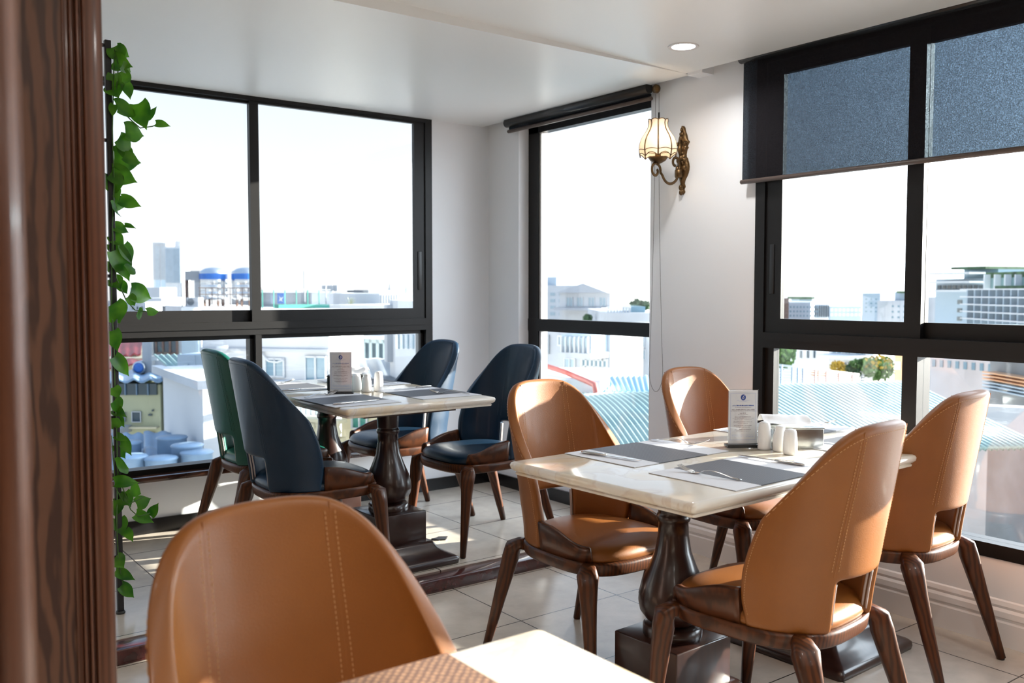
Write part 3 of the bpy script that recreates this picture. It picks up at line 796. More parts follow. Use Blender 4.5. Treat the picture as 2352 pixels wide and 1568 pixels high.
def shaker(x, y, z, label, kind, parent=None):
    pr = {0: [(.018, 0), (.0225, .002), (.0225, .010), (.0215, .012), (.0225, .030), (.0215, .060), (.0190, .082), (.0165, .090), (.010, .0935), (0, .094)],
          1: [(.020, 0), (.0235, .003), (.0235, .030), (.0225, .050), (.018, .066), (.0155, .074), (.0165, .080), (.0165, .083), (.008, .0845), (0, .085)],
          2: [(.018, 0), (.023, .003), (.0235, .012), (.0225, .050), (.020, .072), (.017, .080), (.008, .083), (0, .084)]}[kind]
    o = MB().lathe(pr, n=28, cap=False).build('shaker', M['porcelain']); o.location = (x, y, z)
    tag(o, label, 'shaker', 'white porcelain shakers'); return o
shaker(2.497, 1.925, TZ2, 'tall white porcelain shaker right beside the near menu card', 0)
shaker(2.510, 1.872, TZ2, 'white porcelain shaker between two others before the chrome box', 1)
shaker(2.487, 1.815, TZ2, 'white porcelain shaker farthest right, before the chrome box', 2)
shaker(1.990, 3.885, TZ1, 'white porcelain shaker half behind the far menu card', 2)
shaker(2.012, 3.825, TZ1, 'rounded white porcelain shaker in the middle of the far table', 1)
shaker(2.075, 3.825, TZ1, 'white porcelain shaker standing rightmost on the far table', 0)

def napkin_box(x, y, z, rz, label, side):
    root = empty('napkin_box', (x, y, z), math.radians(rz)); tag(root, label, 'napkin box')
    b = MB(); b.bbox(-.085, .085, -.058, .058, 0, .068, .003)
    b.build('box', side, root)
    MB().bbox(-.088, .088, -.061, .061, .066, .072, .002).build('lid', M['blackbox'] if side == M['blackbox'] else M['chrome'], root)
    return root
def napkins(x, y, z, rz, label, l=.16):
    bm = bmesh.new(); bmesh.ops.create_grid(bm, x_segments=14, y_segments=10, size=.5)
    for v in bm.verts:
        x_, y_ = v.co.x*l, v.co.y*.10
        hgt = .030*math.exp(-(y_/.035)**2) + .010*noise.noise(Vector((x_*30, y_*30, 1))) + .006
        v.co = Vector((x_, y_, max(.001, hgt)))
    o = bpy.data.objects.new('paper_napkins', bpy.data.meshes.new('paper_napkins')); bm.to_mesh(o.data); bm.free(); C.objects.link(o)
    o.data.materials.append(M['napkin']); s = o.modifiers.new('s', 'SOLIDIFY'); s.thickness = .001; s.offset = 1
    q = o.modifiers.new('q', 'SUBSURF'); q.levels = 1; q.render_levels = 1; bake(o); o.data.polygons.foreach_set('use_smooth', [True]*len(o.data.polygons))
    o.location = (x, y, z); o.rotation_euler = (0, 0, math.radians(rz)); tag(o, label, 'napkins'); return o
napkin_box(2.625, 1.905, TZ2, -35, 'chrome napkin box behind the white shakers on the near marble table', M['chrome'])
napkins(2.600, 1.925, TZ2+.072, -35, 'folded white napkins lying on the chrome box')
napkin_box(1.985, 3.975, TZ1, -35, 'black napkin box behind the menu card on the far table', M['blackbox'])
napkins(2.035, 3.945, TZ1+.072, -35, 'white napkins piled on the black box of the far table', .09)

# foreground table things
mat_thing(.43, .945, TZ3, 0, 'brown woven placemat on the foreground table', 'brown placemat', (M['wicker'], M['wicker']), .55, .31, False)
sp = empty('dessert_spoon', (.58, .985, TZ3+.0024), math.radians(-62)); tag(sp, 'blurred steel spoon handle lying on the brown placemat', 'spoon')
r = []
for x, w, zc in ((-.085, .002, .003), (-.08, .0085, .003), (-.06, .0095, .004), (-.03, .006, .008), (.01, .0035, .010), (.04, .0035, .006)):
    r.append([Vector((x, w*math.cos(a), zc+.0015*math.sin(a))) for a in [2*PI*k/12 for k in range(12)]])
MB().loft(r).build('handle', M['steel'], sp)
r = []
for x, w, zc in ((.038, .0035, .006), (.05, .012, .003), (.07, .018, .0025), (.09, .015, .003), (.10, .004, .005)):
    r.append([Vector((x, w*math.cos(a), zc+.0012*math.sin(a))) for a in [2*PI*k/12 for k in range(12)]])
MB().loft(r).build('bowl', M['steel'], sp)

# ------------------------------------------------------------------ wall lamp
def sconce():
    # world x of wall = XB ; u runs along -y (to the right in the picture), v up
    c = at_x(1570, 375, XB); root = empty('wall_lamp', (XB, c.y, c.z)); tag(root, 'ornate brass wall lamp with scalloped milky glass shade on the white pier', 'wall lamp')
    # plate silhouette (half width by height), metres
    k = at_x(1570, 290, XB).z-c.z; kb = at_x(1570, 447, XB).z-c.z; Hh = k-kb
    prof = [(1.0, .006), (.985, .012), (.96, .018), (.93, .020), (.90, .026), (.87, .034), (.83, .040), (.79, .046), (.755, .060), (.735, .052), (.70, .042), (.675, .050), (.655, .040), (.62, .034), (.58, .030),
            (.545, .032), (.52, .044), (.49, .048), (.45, .056), (.40, .060), (.35, .058), (.30, .050), (.26, .040), (.235, .030), (.20, .020), (.16, .016), (.13, .022), (.11, .024), (.09, .016), (.07, .014), (.05, .020), (.03, .020), (.012, .012), (0, .003)]
    rings = []
    for t, w in prof:
        w *= Hh/.40*.82
        z = kb+t*Hh; th = .012+.010*math.sin(t*PI)+.004*math.sin(t*40)
        rings.append([Vector((-th*max(0, math.sin(a))-.0005, w*math.cos(a), z)) for a in [PI*j/14 for j in range(15)]] + [Vector((0, w*math.cos(a), z)) for a in [PI*j/14 for j in range(14, -1, -1)]])
    pl = MB(); pl.loft(rings, True, True)
    rnd = random.Random(5)
    for t, y, s in ((.94, 0, .010), (.88, .008, .010), (.88, -.008, .010), (.82, 0, .014), (.74, .036, .010), (.74, -.036, .010), (.745, .052, .008), (.745, -.052, .008), (.68, 0, .010), (.66, .030, .010), (.66, -.030, .010),
                    (.60, .012, .010), (.60, -.012, .010), (.53, 0, .018), (.50, .030, .014), (.50, -.030, .014), (.46, .014, .013), (.46, -.014, .013), (.38, .034, .016), (.38, -.034, .016), (.10, 0, .016), (.03, 0, .014)):
        bm = bmesh.new(); bmesh.ops.create_icosphere(bm, subdivisions=2, radius=s*Hh/.4)
        bmesh.ops.scale(bm, vec=(1, .8, 1.25), verts=bm.verts); bmesh.ops.translate(bm, vec=(-.016, y*Hh/.4*.8, kb+t*Hh), verts=bm.verts); pl.addbm(bm, True)
    pl.tube([(-.02, -.012*0, kb+.55*Hh), (-.03, 0, kb+.65*Hh), (-.022, 0, kb+.78*Hh)], [.006, .012, .004], 8)
    pl.build('wall_plate', M['brass'], root)
    MB().lathe([(.016, -.02), (.019, -.016), (.019, .016), (.016, .02)], (-.034, 0, kb+.30*Hh), 16).build('arm_socket', M['brass'], root)
    # arm: scroll in the plane going out of the wall and toward the far corner
    S = (at_x(1511, 372, XB-.20)).copy(); sh = Vector((S.x-XB, S.y-c.y, S.z-c.z))   # cup base
    d = Vector((sh.x, sh.y, 0)); dl = d.length; d.normalize()
    zc = sh.z
    sp_ = [(0, kb+.30*Hh+.01)]
    path = []
    z0 = kb+.30*Hh
    # strap curve in (s along d, z)
    cv = [(dl*.30, z0+.085)]
    def arc(cx, cz, r, a0, a1, n=14, rr=None):
        return [(cx+(r if rr is None else lerp(r, rr, i/n))*math.cos(math.radians(lerp(a0, a1, i/n))), cz+(r if rr is None else lerp(r, rr, i/n))*math.sin(math.radians(lerp(a0, a1, i/n)))) for i in range(n+1)]
    inner = arc(dl*.36, z0+.045, .012, -30, 200, 10, .030)[::-1]
    s1 = arc(dl*.40, z0+.045, .014, -80, -400+80, 20, .036)
    curl_r = [(dl*.42+ .030*math.cos(a)*(1-.02*i), z0+.042+.030*math.sin(a)) for i, a in enumerate([math.radians(-60+ -12*q) for q in range(1)])]
    # build from three pieces: scroll near the wall, long S, scroll under the cup
    A = [(dl*.30+lerp(.012, .034, i/18)*math.cos(math.radians(lerp(-90, -360, i/18))), z0+.048+lerp(.012, .034, i/18)*math.sin(math.radians(lerp(-90, -360, i/18)))) for i in range(19)]
    # A ends on its wall-facing... mirrored so that it ends toward the wall
    A = [(2*dl*.30-s_, z) for s_, z in A]
    ex, ez = A[-1]
    B = []
    tgt = (dl*1.0, zc-.012)
    for i in range(1, 25):
        t = i/24
        p0, p1, p2, p3 = (ex, ez), (ex-.004, ez-.105), (dl*.62, z0-.085), (dl*.80, zc-.060)
        B.append(tuple((1-t)**3*p0[q]+3*(1-t)**2*t*p1[q]+3*(1-t)*t*t*p2[q]+t**3*p3[q] for q in (0, 1)))
    Cc = []
    cx, cz_ = dl*1.05, zc-.042
    for i in range(1, 27):
        a = math.radians(lerp(205, 205-420, i/26)); r_ = lerp(.036, .011, max(0, i/26-.3)/.7) if i/26 > .3 else .036
        Cc.append((cx+r_*math.cos(a), cz_+r_*math.sin(a)))
    pts = A+B+Cc
    MB().tube([(-.004+0*0 + d.x*s_, d.y*s_, z) for s_, z in pts], .0048, 8, True, 1.5).build('scroll_arm', M['brass'], root)
    MB().tube([(-.030, 0, z0), (d.x*dl*.12, d.y*dl*.12, z0+.01), (d.x*ex, d.y*ex, z0+.045)], .005, 8).build('arm_bracket', M['brass'], root)
    cup = (sh.x, sh.y, zc)
    MB().lathe([(.006, -.016), (.010, -.008), (.020, -.004), (.036, .006), (.045, .018), (.047, .022), (.044, .021), (.030, .012), (0, .010)], cup, 28, False).build('cup', M['brass'], root)
    MB().lathe([(.014, .012), (.014, .060), (.012, .062), (0, .062)], cup, 16, False).build('candle_tube', M['brass'], root)
    MB().lathe([(0, .062), (.010, .066), (.014, .080), (.013, .098), (.007, .114), (0, .120)], cup, 14, False).build('bulb', M['bulb'], root)
    # scalloped shade
    N = 8*10; zb_ = .034
    prof = [(.082, 0), (.0865, .020), (.086, .038), (.082, .058), (.073, .080), (.060, .100), (.050, .116), (.044, .132), (.042, .146), (.045, .160)]
    def shp(k, r, z, i):
        a = 2*PI*k/N; ph = (k % 10)/10
        bulge = 1 + .055*math.sin(ph*PI)
        dz = 0
        if i == 0: dz = -.016*(1-abs(math.sin(ph*PI)))*1.0 + .004
        if i == len(prof)-1: dz = .005*math.sin(ph*PI); r *= 1.0
        return Vector((cup[0]+r*bulge*math.cos(a), cup[1]+r*bulge*math.sin(a), cup[2]+zb_+z+dz))
    rings = [[shp(k, r, z, i) for k in range(N)] for i, (r, z) in enumerate(prof)]
    sh_o = MB().loft(rings, True, False).build('glass_shade', M['milk'], root)
    ld = MB()
    for q in range(8):
        ld.tube([shp(q*10, r*1.01, z, i) for i, (r, z) in enumerate(prof)], .0034, 6)
    for i in (0, len(prof)-1):
        ld.tube([shp(k % N, prof[i][0]*1.003, prof[i][1], i) for k in range(N+1)], .0020, 6, False)
    ld.tube([shp(k % N, prof[1][0]*1.003, prof[1][1]-.004+.006*math.sin((k % 10)/10*PI), 1) for k in range(N+1)], .0016, 6, False)
    ld.build('leading', M['brass'], sh_o)
    pt = bpy.data.lights.new('sconce_bulb', 'POINT'); pt.energy = 1.3; pt.color = (1, .66, .36); pt.shadow_soft_size = .015
    po = bpy.data.objects.new('sconce_bulb', pt); C.objects.link(po); po.parent = root; po.location = (cup[0], cup[1], cup[2]+.10)
sconce()

# blind cord of beads
def cord():
    top = at_x(1512, 205, XB-.035); root = empty('blind_chain', tuple(top)); tag(root, 'long black bead chain loop hanging beside the middle window', 'blind chain')
    zb = at_x(1506, 899, XB-.035).z - top.z
    yl = [at_x(1506, 205, XB-.035).y-top.y, at_x(1491, 870, XB-.035).y-top.y]; yr = [at_x(1514, 205, XB-.035).y-top.y, at_x(1522, 870, XB-.035).y-top.y]
    zz = at_x(1506, 850, XB-.035).z-top.z
    pts = []
    for i in range(60):
        t = i/59; pts.append((0, lerp(yl[0], yl[1], t**2.2), lerp(-.02, zz, t)))
    rr = abs(yl[1]-yr[1])/2; cyy = (yl[1]+yr[1])/2; n = 16
    for i in range(1, n): a = PI*i/n; pts.append((0, cyy+rr*math.cos(a)*(1 if yl[1] > yr[1] else -1), zz-(zz-zb)*math.sin(a)))
    for i in range(60):
        t = 1-i/59; pts.append((0, lerp(yr[0], yr[1], t**1.8), lerp(-.02, zz, t)))
    MB().tube(pts, .0009, 5).build('cord', M['chain'], root)
    # beads along the cord
    b = MB(); acc = 0
    for i in range(len(pts)-1):
        p, q = Vector(pts[i]), Vector(pts[i+1]); L = (q-p).length; s_ = 0
        while acc <= L:
            c = p.lerp(q, acc/L); r = .0019
            vs = [c+Vector(v)*r for v in ((1,0,0),(-1,0,0),(0,1,0),(0,-1,0),(0,0,1),(0,0,-1))]
            b.add(vs, [(0,2,4),(2,1,4),(1,3,4),(3,0,4),(2,0,5),(1,2,5),(3,1,5),(0,3,5)], True); acc += .0075
        acc -= L
    bo = b.build('beads', M['chain'], root); bo['kind'] = 'stuff'
    MB().tube([(0, yr[0], -.115), (0, yr[0], -.145)], .0045, 8).build('connector', M['blackmetal'], root)
    # pulley bracket
    k = MB(); k.lathe([(.004, -.006), (.021, -.006), (.021, .010), (.010, .012), (.006, .016)], n=20)
    o = k.build('pulley', M['card'], root); o.rotation_euler = (0, -PI/2, 0); o.location = (-.012, 0, .0)
    o.data.materials.clear(); o.data.materials.append(M['brass'])
cord()

# ------------------------------------------------------------------ wooden post at the left
def post():
    yf = 1.75
    xr = at_y(252, 784, yf).x
    root = empty('wooden_post', (xr-.16, yf+.15, 0)); tag(root, 'varnished brown wooden post with moulded panel at the left edge', 'post')
    rel = lambda px: at_y(px, 784, yf).x-(xr-.16)
    X = {k: rel(k) for k in (40, 62, 165, 180, 192, 200, 208, 252)}
    hh = H+.05
    b = MB(); b.box(X[40]-.35, X[252], -.125, .15, 0, hh); b.build('post_core', M['post_wood'], root)
    b = MB(); b.bbox(X[208], X[252], -.150, -.125, 0, hh, .003); b.build('stile', M['post_wood'], root)
    b = MB(); b.box(X[40]-.35, X[165], -.130, -.125, 0, hh); b.build('panel', M['panel_wood'], root)
    b = MB()
    for a, w, d in ((165, 180, -.134), (180, 188, -.141), (188, 194, -.137), (194, 201, -.146), (201, 208, -.141)):
        b.bbox(rel(a), rel(w), d, -.125, 0, hh, .002)
    b.build('moulding', M['post_wood'], root)
    # nearer rounded edge, out of focus
    yn = .56
    xn = at_y(52, 784, yn).x
    r2_ = empty('door_jamb', (xn-.09, yn, 0)); tag(r2_, 'blurred glossy wooden jamb closest to the viewer at the far left', 'jamb')
    M['jamb'] = wood('glossy_jamb_wood', (.10, .030, .014), (.14, .045, .022), (2, .3, .08), 14, .16, 1.0, 3)
    MB().bbox(-.12, .09, -.03, .03, 0, H+.06, .028, 6).build('jamb_board', M['jamb'], r2_)
    MB().tube([(.078, -.034, 0), (.078, -.034, H+.06)], .008, 12).build('bead', M['post_wood'], r2_)
post()

# ------------------------------------------------------------------ plant stand with pothos
SY = 3.63
def stand():
    f = at_z(277, 1408, PZ); SYl = f.y
    root = empty('plant_stand', (f.x, f.y, PZ)); tag(root, 'tall black metal trellis stand behind the wooden post, vine growing on it', 'plant stand')
    T = at_y(255, 94, f.y).z-PZ
    tw = .011
    MB().bbox(-tw, tw, -tw, tw, .012, T, .002).build('upright', M['blackmetal'], root)
    MB().bbox(-.60-tw, -.60+tw, -tw, tw, .012, T, .002).build('upright', M['blackmetal'], root)
    MB().lathe([(.016, 0), (.018, .004), (.014, .012)], n=14).build('foot_glide', M['blackmetal'], root)
    g = MB()
    for z in (.22, .75, 1.28, 1.78, T-.02): g.bbox(-.60, 0, -.006, .006, z-.006, z+.006, .001)
    g.build('cross_bar', M['blackmetal'], root)
    g = MB()
    for x in (-.10, -.20, -.30, -.40, -.50): g.tube([(x, 0, .22), (x, 0, T-.02)], .003, 6)
    g.build('thin_rods', M['blackmetal'], root)
    return f
sf = stand()
def leaf_proto(L, Wd, curl, fold):
    """heart shaped leaf, tip along +x, in xy plane"""
    n = 9; rows = []
    for i in range(n+1):
        t = i/n
        w = Wd*.5*math.sin(PI*min(1, (t*.86+.14)**.72))**.8*(1-t**5) if t < 1 else 0
        row = []
        for j in (-1, -.55, 0, .55, 1):
            x = t*L - (.10*L*abs(j)**2 if t < .35 else 0)*(1-t/.35 if t < .35 else 0)
            row.append(Vector((x, j*w, fold*abs(j)*w - curl*t*t*L)))
        rows.append(row)
    vs = [p for r in rows for p in r]; fs = []
    for i in range(n):
        for j in range(4): a = i*5+j; fs.append((a, a+1, a+6, a+5))
    return vs, fs
def vine():
    base = sf
    root = empty('pothos_vine', (base.x+.02, base.y-.01, .30+PZ)); tag(root, 'trailing green pothos vine with heart-shaped leaves on the black stand', 'plant')
    o0 = root.location
    def P(px, py, dy=0): return at_y(px, py, base.y-.02+dy)-o0
    def stem(pts, r=.0022):
        MB().tube([P(*p) for p in pts], r, 6).build('stem', M['stem'], root)
    stem([(262, 110), (272, 150), (268, 200), (276, 250), (300, 275), (322, 294), (350, 290), (366, 284)])
    stem([(262, 130), (258, 300), (262, 420), (258, 520), (262, 600), (268, 640), (290, 690), (310, 712), (345, 716)])
    stem([(258, 520), (256, 700), (262, 800), (264, 900), (268, 1000), (270, 1080), (282, 1120), (300, 1170), (318, 1186), (345, 1178)])
    stem([(270, 1080), (268, 1200), (272, 1290), (282, 1340)])
    stem([(256, 1000), (266, 1120), (286, 1160), (312, 1150), (330, 1140)])
    # leaves: base px,py -> tip px,py , width factor
    L = [(262,108,280,140,.95),(268,112,286,122,.8),(262,140,296,150,.8),(280,150,300,165,.6),(262,170,262,205,.7),(276,165,296,205,.55),(288,192,300,222,.6),(262,200,270,220,.8),
         (268,245,318,256,.62),(318,238,332,290,.62),(340,272,358,246,.35),(358,284,374,286,.5),(262,240,256,265,.6),(288,300,330,310,.72),(272,318,302,346,.75),(284,340,292,368,.6),(262,362,320,372,.78),(286,358,318,373,.7),
         (256,395,310,416,.66),(256,400,262,446,.8),(278,458,320,472,.55),(258,462,276,470,.9),(258,478,278,488,.7),(286,516,308,520,.4),(262,520,294,530,.7),(258,540,282,562,.7),(282,563,302,602,.62),(264,575,300,640,.5),
         (292,620,312,616,.7),(258,640,276,660,.8),(276,650,290,672,.7),(300,668,350,684,.6),(296,680,312,702,.6),(338,716,364,714,.55),(316,716,330,728,.7),(256,700,278,742,.8),(258,760,268,800,.6),(262,820,298,860,.45),
         (260,890,272,912,.8),(262,920,280,945,.7),(262,940,284,952,.5),(266,960,284,976,.6),(266,1000,290,1010,.5),(264,1020,292,1050,.5),(280,1008,300,1042,.45),(268,1070,296,1074,.7),(264,1108,316,1104,.5),(300,1120,324,1133,.65),
         (286,1130,300,1162,.6),(272,1140,292,1156,.7),(314,1158,332,1150,.8),(312,1180,350,1198,.5),(346,1184,354,1170,.6),(272,1190,280,1226,.7),(288,1216,304,1240,.45),(264,1280,282,1300,.9),(266,1310,308,1330,.4),(278,1345,308,1370,.5),
         (256,560,268,585,.7),(254,600,262,632,.7),(262,430,270,455,.6),(256,960,262,990,.8),(260,1150,266,1185,.8)]
    rnd = random.Random(11)
    for bx, by, tx, ty, w in L:
        b = P(bx, by, rnd.uniform(-.03, .03)); t = P(tx, ty, rnd.uniform(-.035, .03))
        dx = t-b; ln = dx.length
        if ln < .035: ln = .05
        ln *= 1.12
        vs, fs = leaf_proto(ln, ln*w*1.25, rnd.uniform(.05, .25), rnd.uniform(.1, .3))
        ex = dx.normalized(); view = (Vector((0, 0, CAMH))-(b+o0)).normalized()
        ez = (view + Vector((rnd.uniform(-.35, .35), rnd.uniform(-.35, .35), rnd.uniform(0, .6)))).normalized()
        ey = ez.cross(ex).normalized(); ez = ex.cross(ey)
        MM = Matrix(((ex.x, ey.x, ez.x), (ex.y, ey.y, ez.y), (ex.z, ey.z, ez.z)))
        m_ = MB().add([MM @ v + b for v in vs], fs, True)
        m_.build('leaf', M['leaf'], root)
vine()

# scrap under the far table's foot
sc_ = MB(); p0 = at_z(1012, 1236, PZ+.003)
rg = [Vector((p0.x+.04*math.cos(a)*(1+.3*math.sin(3*a)), p0.y+.028*math.sin(a)*(1+.25*math.cos(5*a)), PZ+.001)) for a in [2*PI*k/18 for k in range(18)]]
sc_.loft([rg, [v*1+Vector((0, 0, .004)) for v in rg]], True, True, False)
tag(sc_.build('plastic_scrap', M['skirt_black']), 'crumpled black scrap on the tiles beside the far table foot', 'scrap')

#EXTERIOR
# ------------------------------------------------------------------ the city outside
E_ = {}
E_['white'] = mat('white_render', (.66, .67, .68), .8, var=.06, vscale=.6)
E_['offwhite'] = mat('weathered_white_render', (.50, .52, .55), .8, var=.15, vscale=.5)
E_['pale'] = mat('pale_blue_render', (.40, .49, .57), .8, var=.08, vscale=.3)  # pale bluish walls, the tint partly standing in for distance haze
E_['cream'] = mat('cream_stone', (.70, .62, .42), .8, var=.12, vscale=1)
E_['yellow'] = mat('pale_yellow_render', (.52, .52, .34), .8, var=.08, vscale=1)
E_['grey'] = mat('grey_concrete', (.36, .38, .40), .8, var=.2, vscale=1.5)
E_['dkgrey'] = mat('dark_grey_cladding', (.14, .16, .18), .6, var=.2, vscale=1)
E_['glassd'] = mat('dark_window_glass', (.05, .08, .10), .12)
E_['glassb'] = mat('blue_window_glass', (.16, .28, .36), .15)
E_['glassp'] = mat('pale_window_glass', (.42, .52, .56), .2)
E_['red'] = mat('red_tin_roof', (.34, .045, .045), .5, var=.2, vscale=1)
E_['blue'] = mat('blue_tin_roof', (.13, .36, .58), .45)
E_['greyblue'] = mat('blue_grey_tin_roof', (.20, .30, .42), .4, var=.25, vscale=1.5)
E_['green'] = mat('grey_green_tin_roof', (.22, .34, .33), .5, var=.12, vscale=.4)
E_['teal'] = mat('teal_green_paint', (.06, .30, .24), .5)
E_['steel'] = mat('tank_steel', (.62, .64, .66), .22, metal=.9, bump=.2, bscale=6)
E_['bluepaint'] = mat('blue_paint', (.03, .15, .50), .4)
E_['rust'] = mat('rusty_steel', (.16, .10, .08), .7, var=.3, vscale=6)
E_['redpipe'] = mat('red_pipe', (.38, .07, .05), .5)
E_['pink'] = mat('pink_render', (.62, .42, .38), .8)
E_['orangew'] = mat('orange_render', (.72, .40, .22), .8)
E_['leafa'] = mat('tree_foliage', (.10, .19, .05), .8, var=.5, vscale=3)
E_['leafo'] = mat('yellow_flowering_foliage', (.50, .34, .05), .8, var=.4, vscale=3)
E_['leafd'] = mat('hedge_foliage', (.07, .13, .06), .8, var=.5, vscale=2)
E_['dirt'] = mat('city_ground', (.30, .31, .31), .9, var=.3, vscale=.05)
E_['tower'] = mat('hazed_white_tower_cladding', (.92, .95, .97), .5)  # near-white, lightened so the colour carries the distance haze
E_['towerb'] = mat('hazed_blue_tower_glazing', (.70, .84, .92), .4)  # blue paled in the base colour to stand for distance haze

GZ = -24.0
def onplane(px, py, a, nrm):
    d = ray(px, py); t = (a-CAM).dot(nrm)/d.dot(nrm); return CAM+d*t
class Facade:
    def __init__(s, name, label, cat, px0, D0, px1, D1, ytop, zb, depth, mt, group=None):
        mid = (px0+px1)/2
        p, q = at_d(px0, 700, D0), at_d(px1, 700, D1)
        zt = at_d(mid, ytop, (D0+D1)/2).z
        s.a = Vector((p.x, p.y, 0)); s.b = Vector((q.x, q.y, 0)); s.u = (s.b-s.a).normalized(); s.w = (s.b-s.a).length
        s.n = Vector((s.u.y, -s.u.x, 0))      # faces the viewer
        if s.n.dot(s.a) > 0: s.n = -s.n
        s.zt, s.zb = zt, zb
        s.root = empty(name, ((s.a.x+s.b.x)/2, (s.a.y+s.b.y)/2, zb)); tag(s.root, label, cat, group)
        s.off = s.root.location.copy()
        s.part('wall', 0, s.w, zb, zt, -depth, 0, mt)
    def part(s, name, u0, u1, z0, z1, d0, d1, mt, parent=None, bevel=0):
        vs = [s.a+s.u*u+s.n*d+Vector((0, 0, z))-s.off for z in (z0, z1) for d in (d0, d1) for u in (u0, u1)]
        return MB().add(vs, [(0,2,3,1),(4,5,7,6),(0,1,5,4),(2,6,7,3),(0,4,6,2),(1,3,7,5)]).build(name, mt, parent or s.root)
    def px(s, name, x0, x1, y0, y1, mt, d0=0, d1=.04, parent=None):
        m_ = (y0+y1)/2
        P, Q = onplane(x0, m_, s.a, s.n), onplane(x1, m_, s.a, s.n)
        mx_ = (x0+x1)/2; T, B = onplane(mx_, y0, s.a, s.n), onplane(mx_, y1, s.a, s.n)
        return s.part(name, (P-s.a).dot(s.u), (Q-s.a).dot(s.u), B.z, T.z, d0, d1, mt, parent)
    def win(s, x0, x1, y0, y1, mg=None, mf=None, n=2, t=.05):
        w = s.px('window', x0, x1, y0, y1, mg or E_['glassb'], 0, t*.5)
        if mf:
            m_ = (y0+y1)/2; P, Q = (onplane(x0, m_, s.a, s.n)-s.a).dot(s.u), (onplane(x1, m_, s.a, s.n)-s.a).dot(s.u)
            mx_ = (x0+x1)/2; T, B = onplane(mx_, y0, s.a, s.n).z, onplane(mx_, y1, s.a, s.n).z
            fw = min(.08, (Q-P)*.08); b = MB()
            def bx(u0, u1, z0, z1):
                vs = [s.a+s.u*u+s.n*d+Vector((0, 0, z))-s.off for z in (z0, z1) for d in (t*.5, t) for u in (u0, u1)]
                b.add(vs, [(0,2,3,1),(4,5,7,6),(0,1,5,4),(2,6,7,3),(0,4,6,2),(1,3,7,5)])
            for k in range(n+1):
                uc = lerp(P, Q, k/n); bx(uc-fw/2, uc+fw/2, B, T)
            bx(P, Q, T-fw, T); bx(P, Q, B, B+fw)
            b.build('window_frame', mf, w)
        return w
    def grid(s, x0, x1, y0, y1, nc, nr, mg, fx=.55, fy=.5):
        m_ = (y0+y1)/2; P, Q = (onplane(x0, m_, s.a, s.n)-s.a).dot(s.u), (onplane(x1, m_, s.a, s.n)-s.a).dot(s.u)
        mx_ = (x0+x1)/2; T, B = onplane(mx_, y0, s.a, s.n).z, onplane(mx_, y1, s.a, s.n).z
        for r_ in range(nr):
            for c in range(nc):
                uc, zc = lerp(P, Q, (c+.5)/nc), lerp(T, B, (r_+.5)/nr); w, h = (Q-P)/nc*fx/2, abs(T-B)/nr*fy/2
                s.part('window', uc-w, uc+w, zc-h, zc+h, 0, .03+.001*s.w, mg)
def corr(name, label, quad, amp, pitch, mt, curve=0, cat='roof'):
    """corrugated roof: quad = 4 world corners a,b (far edge) c,d (near edge); ribs run from far to near"""
    a, b, c, d = quad; n = int((b-a).length/pitch)*6; m_ = 12
    o = (a+b+c+d)/4; up = Vector((0, 0, 1)); rows = []
    for j in range(m_+1):
        t = j/m_; row = []
        for i in range(n+1):
            p = a.lerp(b, i/n).lerp(d.lerp(c, i/n), t)
            row.append(p + up*(amp*math.sin(2*PI*i/6) + curve*(1-(2*t-1)**2)) - o)
        rows.append(row)
    bm_ = MB(); bm_.loft(rows, False, False, True)
    ob = bm_.build(name, mt); ob.location = o
    s = ob.modifiers.new('s', 'SOLIDIFY'); s.thickness = .03; s.offset = -1; bake(ob)
    tag(ob, label, cat); return ob
def tree(name, label, px, py, D, r, h, mt, group=None, mt2=None):
    c = at_d(px, py, D); root = empty(name, (c.x, c.y, c.z-h)); tag(root, label, 'tree', group)
    rnd = random.Random(int(px)); b = MB(); b2 = MB()
    for k in range(420):
        v = Vector((rnd.gauss(0, 1), rnd.gauss(0, 1), rnd.gauss(0, 1))).normalized()*r*rnd.uniform(.55, 1)
        v.z = v.z*.8+h; s_ = r*.14
        M3 = Matrix.Rotation(rnd.uniform(0, 6), 3, 'X') @ Matrix.Rotation(rnd.uniform(0, 6), 3, 'Y')
        (b2 if mt2 and v.z > h and k % 2 else b).add([M3 @ Vector(q)*s_ + v for q in ((-1, -.6, 0), (1, -.6, .1), (1.1, .6, 0), (-.9, .6, .2))], [(0, 1, 2, 3)])
    co = b.build('crown', mt, root)
    if b2.v: b2.build('blossom', mt2, co)
    MB().tube([(0, 0, -h*.2), (0, 0, h)], r*.07, 6).build('trunk', E_['rust'], root)
    return root

g = MB().box(-600, 900, -300, 900, GZ-.5, GZ).build('ground', E_['dirt']); g['kind'] = 'structure'

# --- through window 1, far
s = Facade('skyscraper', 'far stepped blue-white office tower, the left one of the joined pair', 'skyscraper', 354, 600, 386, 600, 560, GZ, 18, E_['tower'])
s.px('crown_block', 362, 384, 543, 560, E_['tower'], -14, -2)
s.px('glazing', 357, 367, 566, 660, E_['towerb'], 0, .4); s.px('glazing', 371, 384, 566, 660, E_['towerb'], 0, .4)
b = MB()
for k in range(24):
    z = lerp(s.zt, 8, k/24)
    vs = [s.a+s.u*u+s.n*d+Vector((0, 0, zz))-s.off for zz in (z, z+.7) for d in (0, .8) for u in (.2, s.w-.2)]
    b.add(vs, [(0,2,3,1),(4,5,7,6),(0,1,5,4),(2,6,7,3),(0,4,6,2),(1,3,7,5)])
b.build('floor_bands', E_['white'], s.root)
s = Facade('skyscraper', 'far white office tower, the right one of the joined pair', 'skyscraper', 381, 590, 418, 590, 566, GZ, 16, E_['white'])
s.px('crown_block', 398, 413, 554, 566, E_['white'], -12, -2)
b = MB()
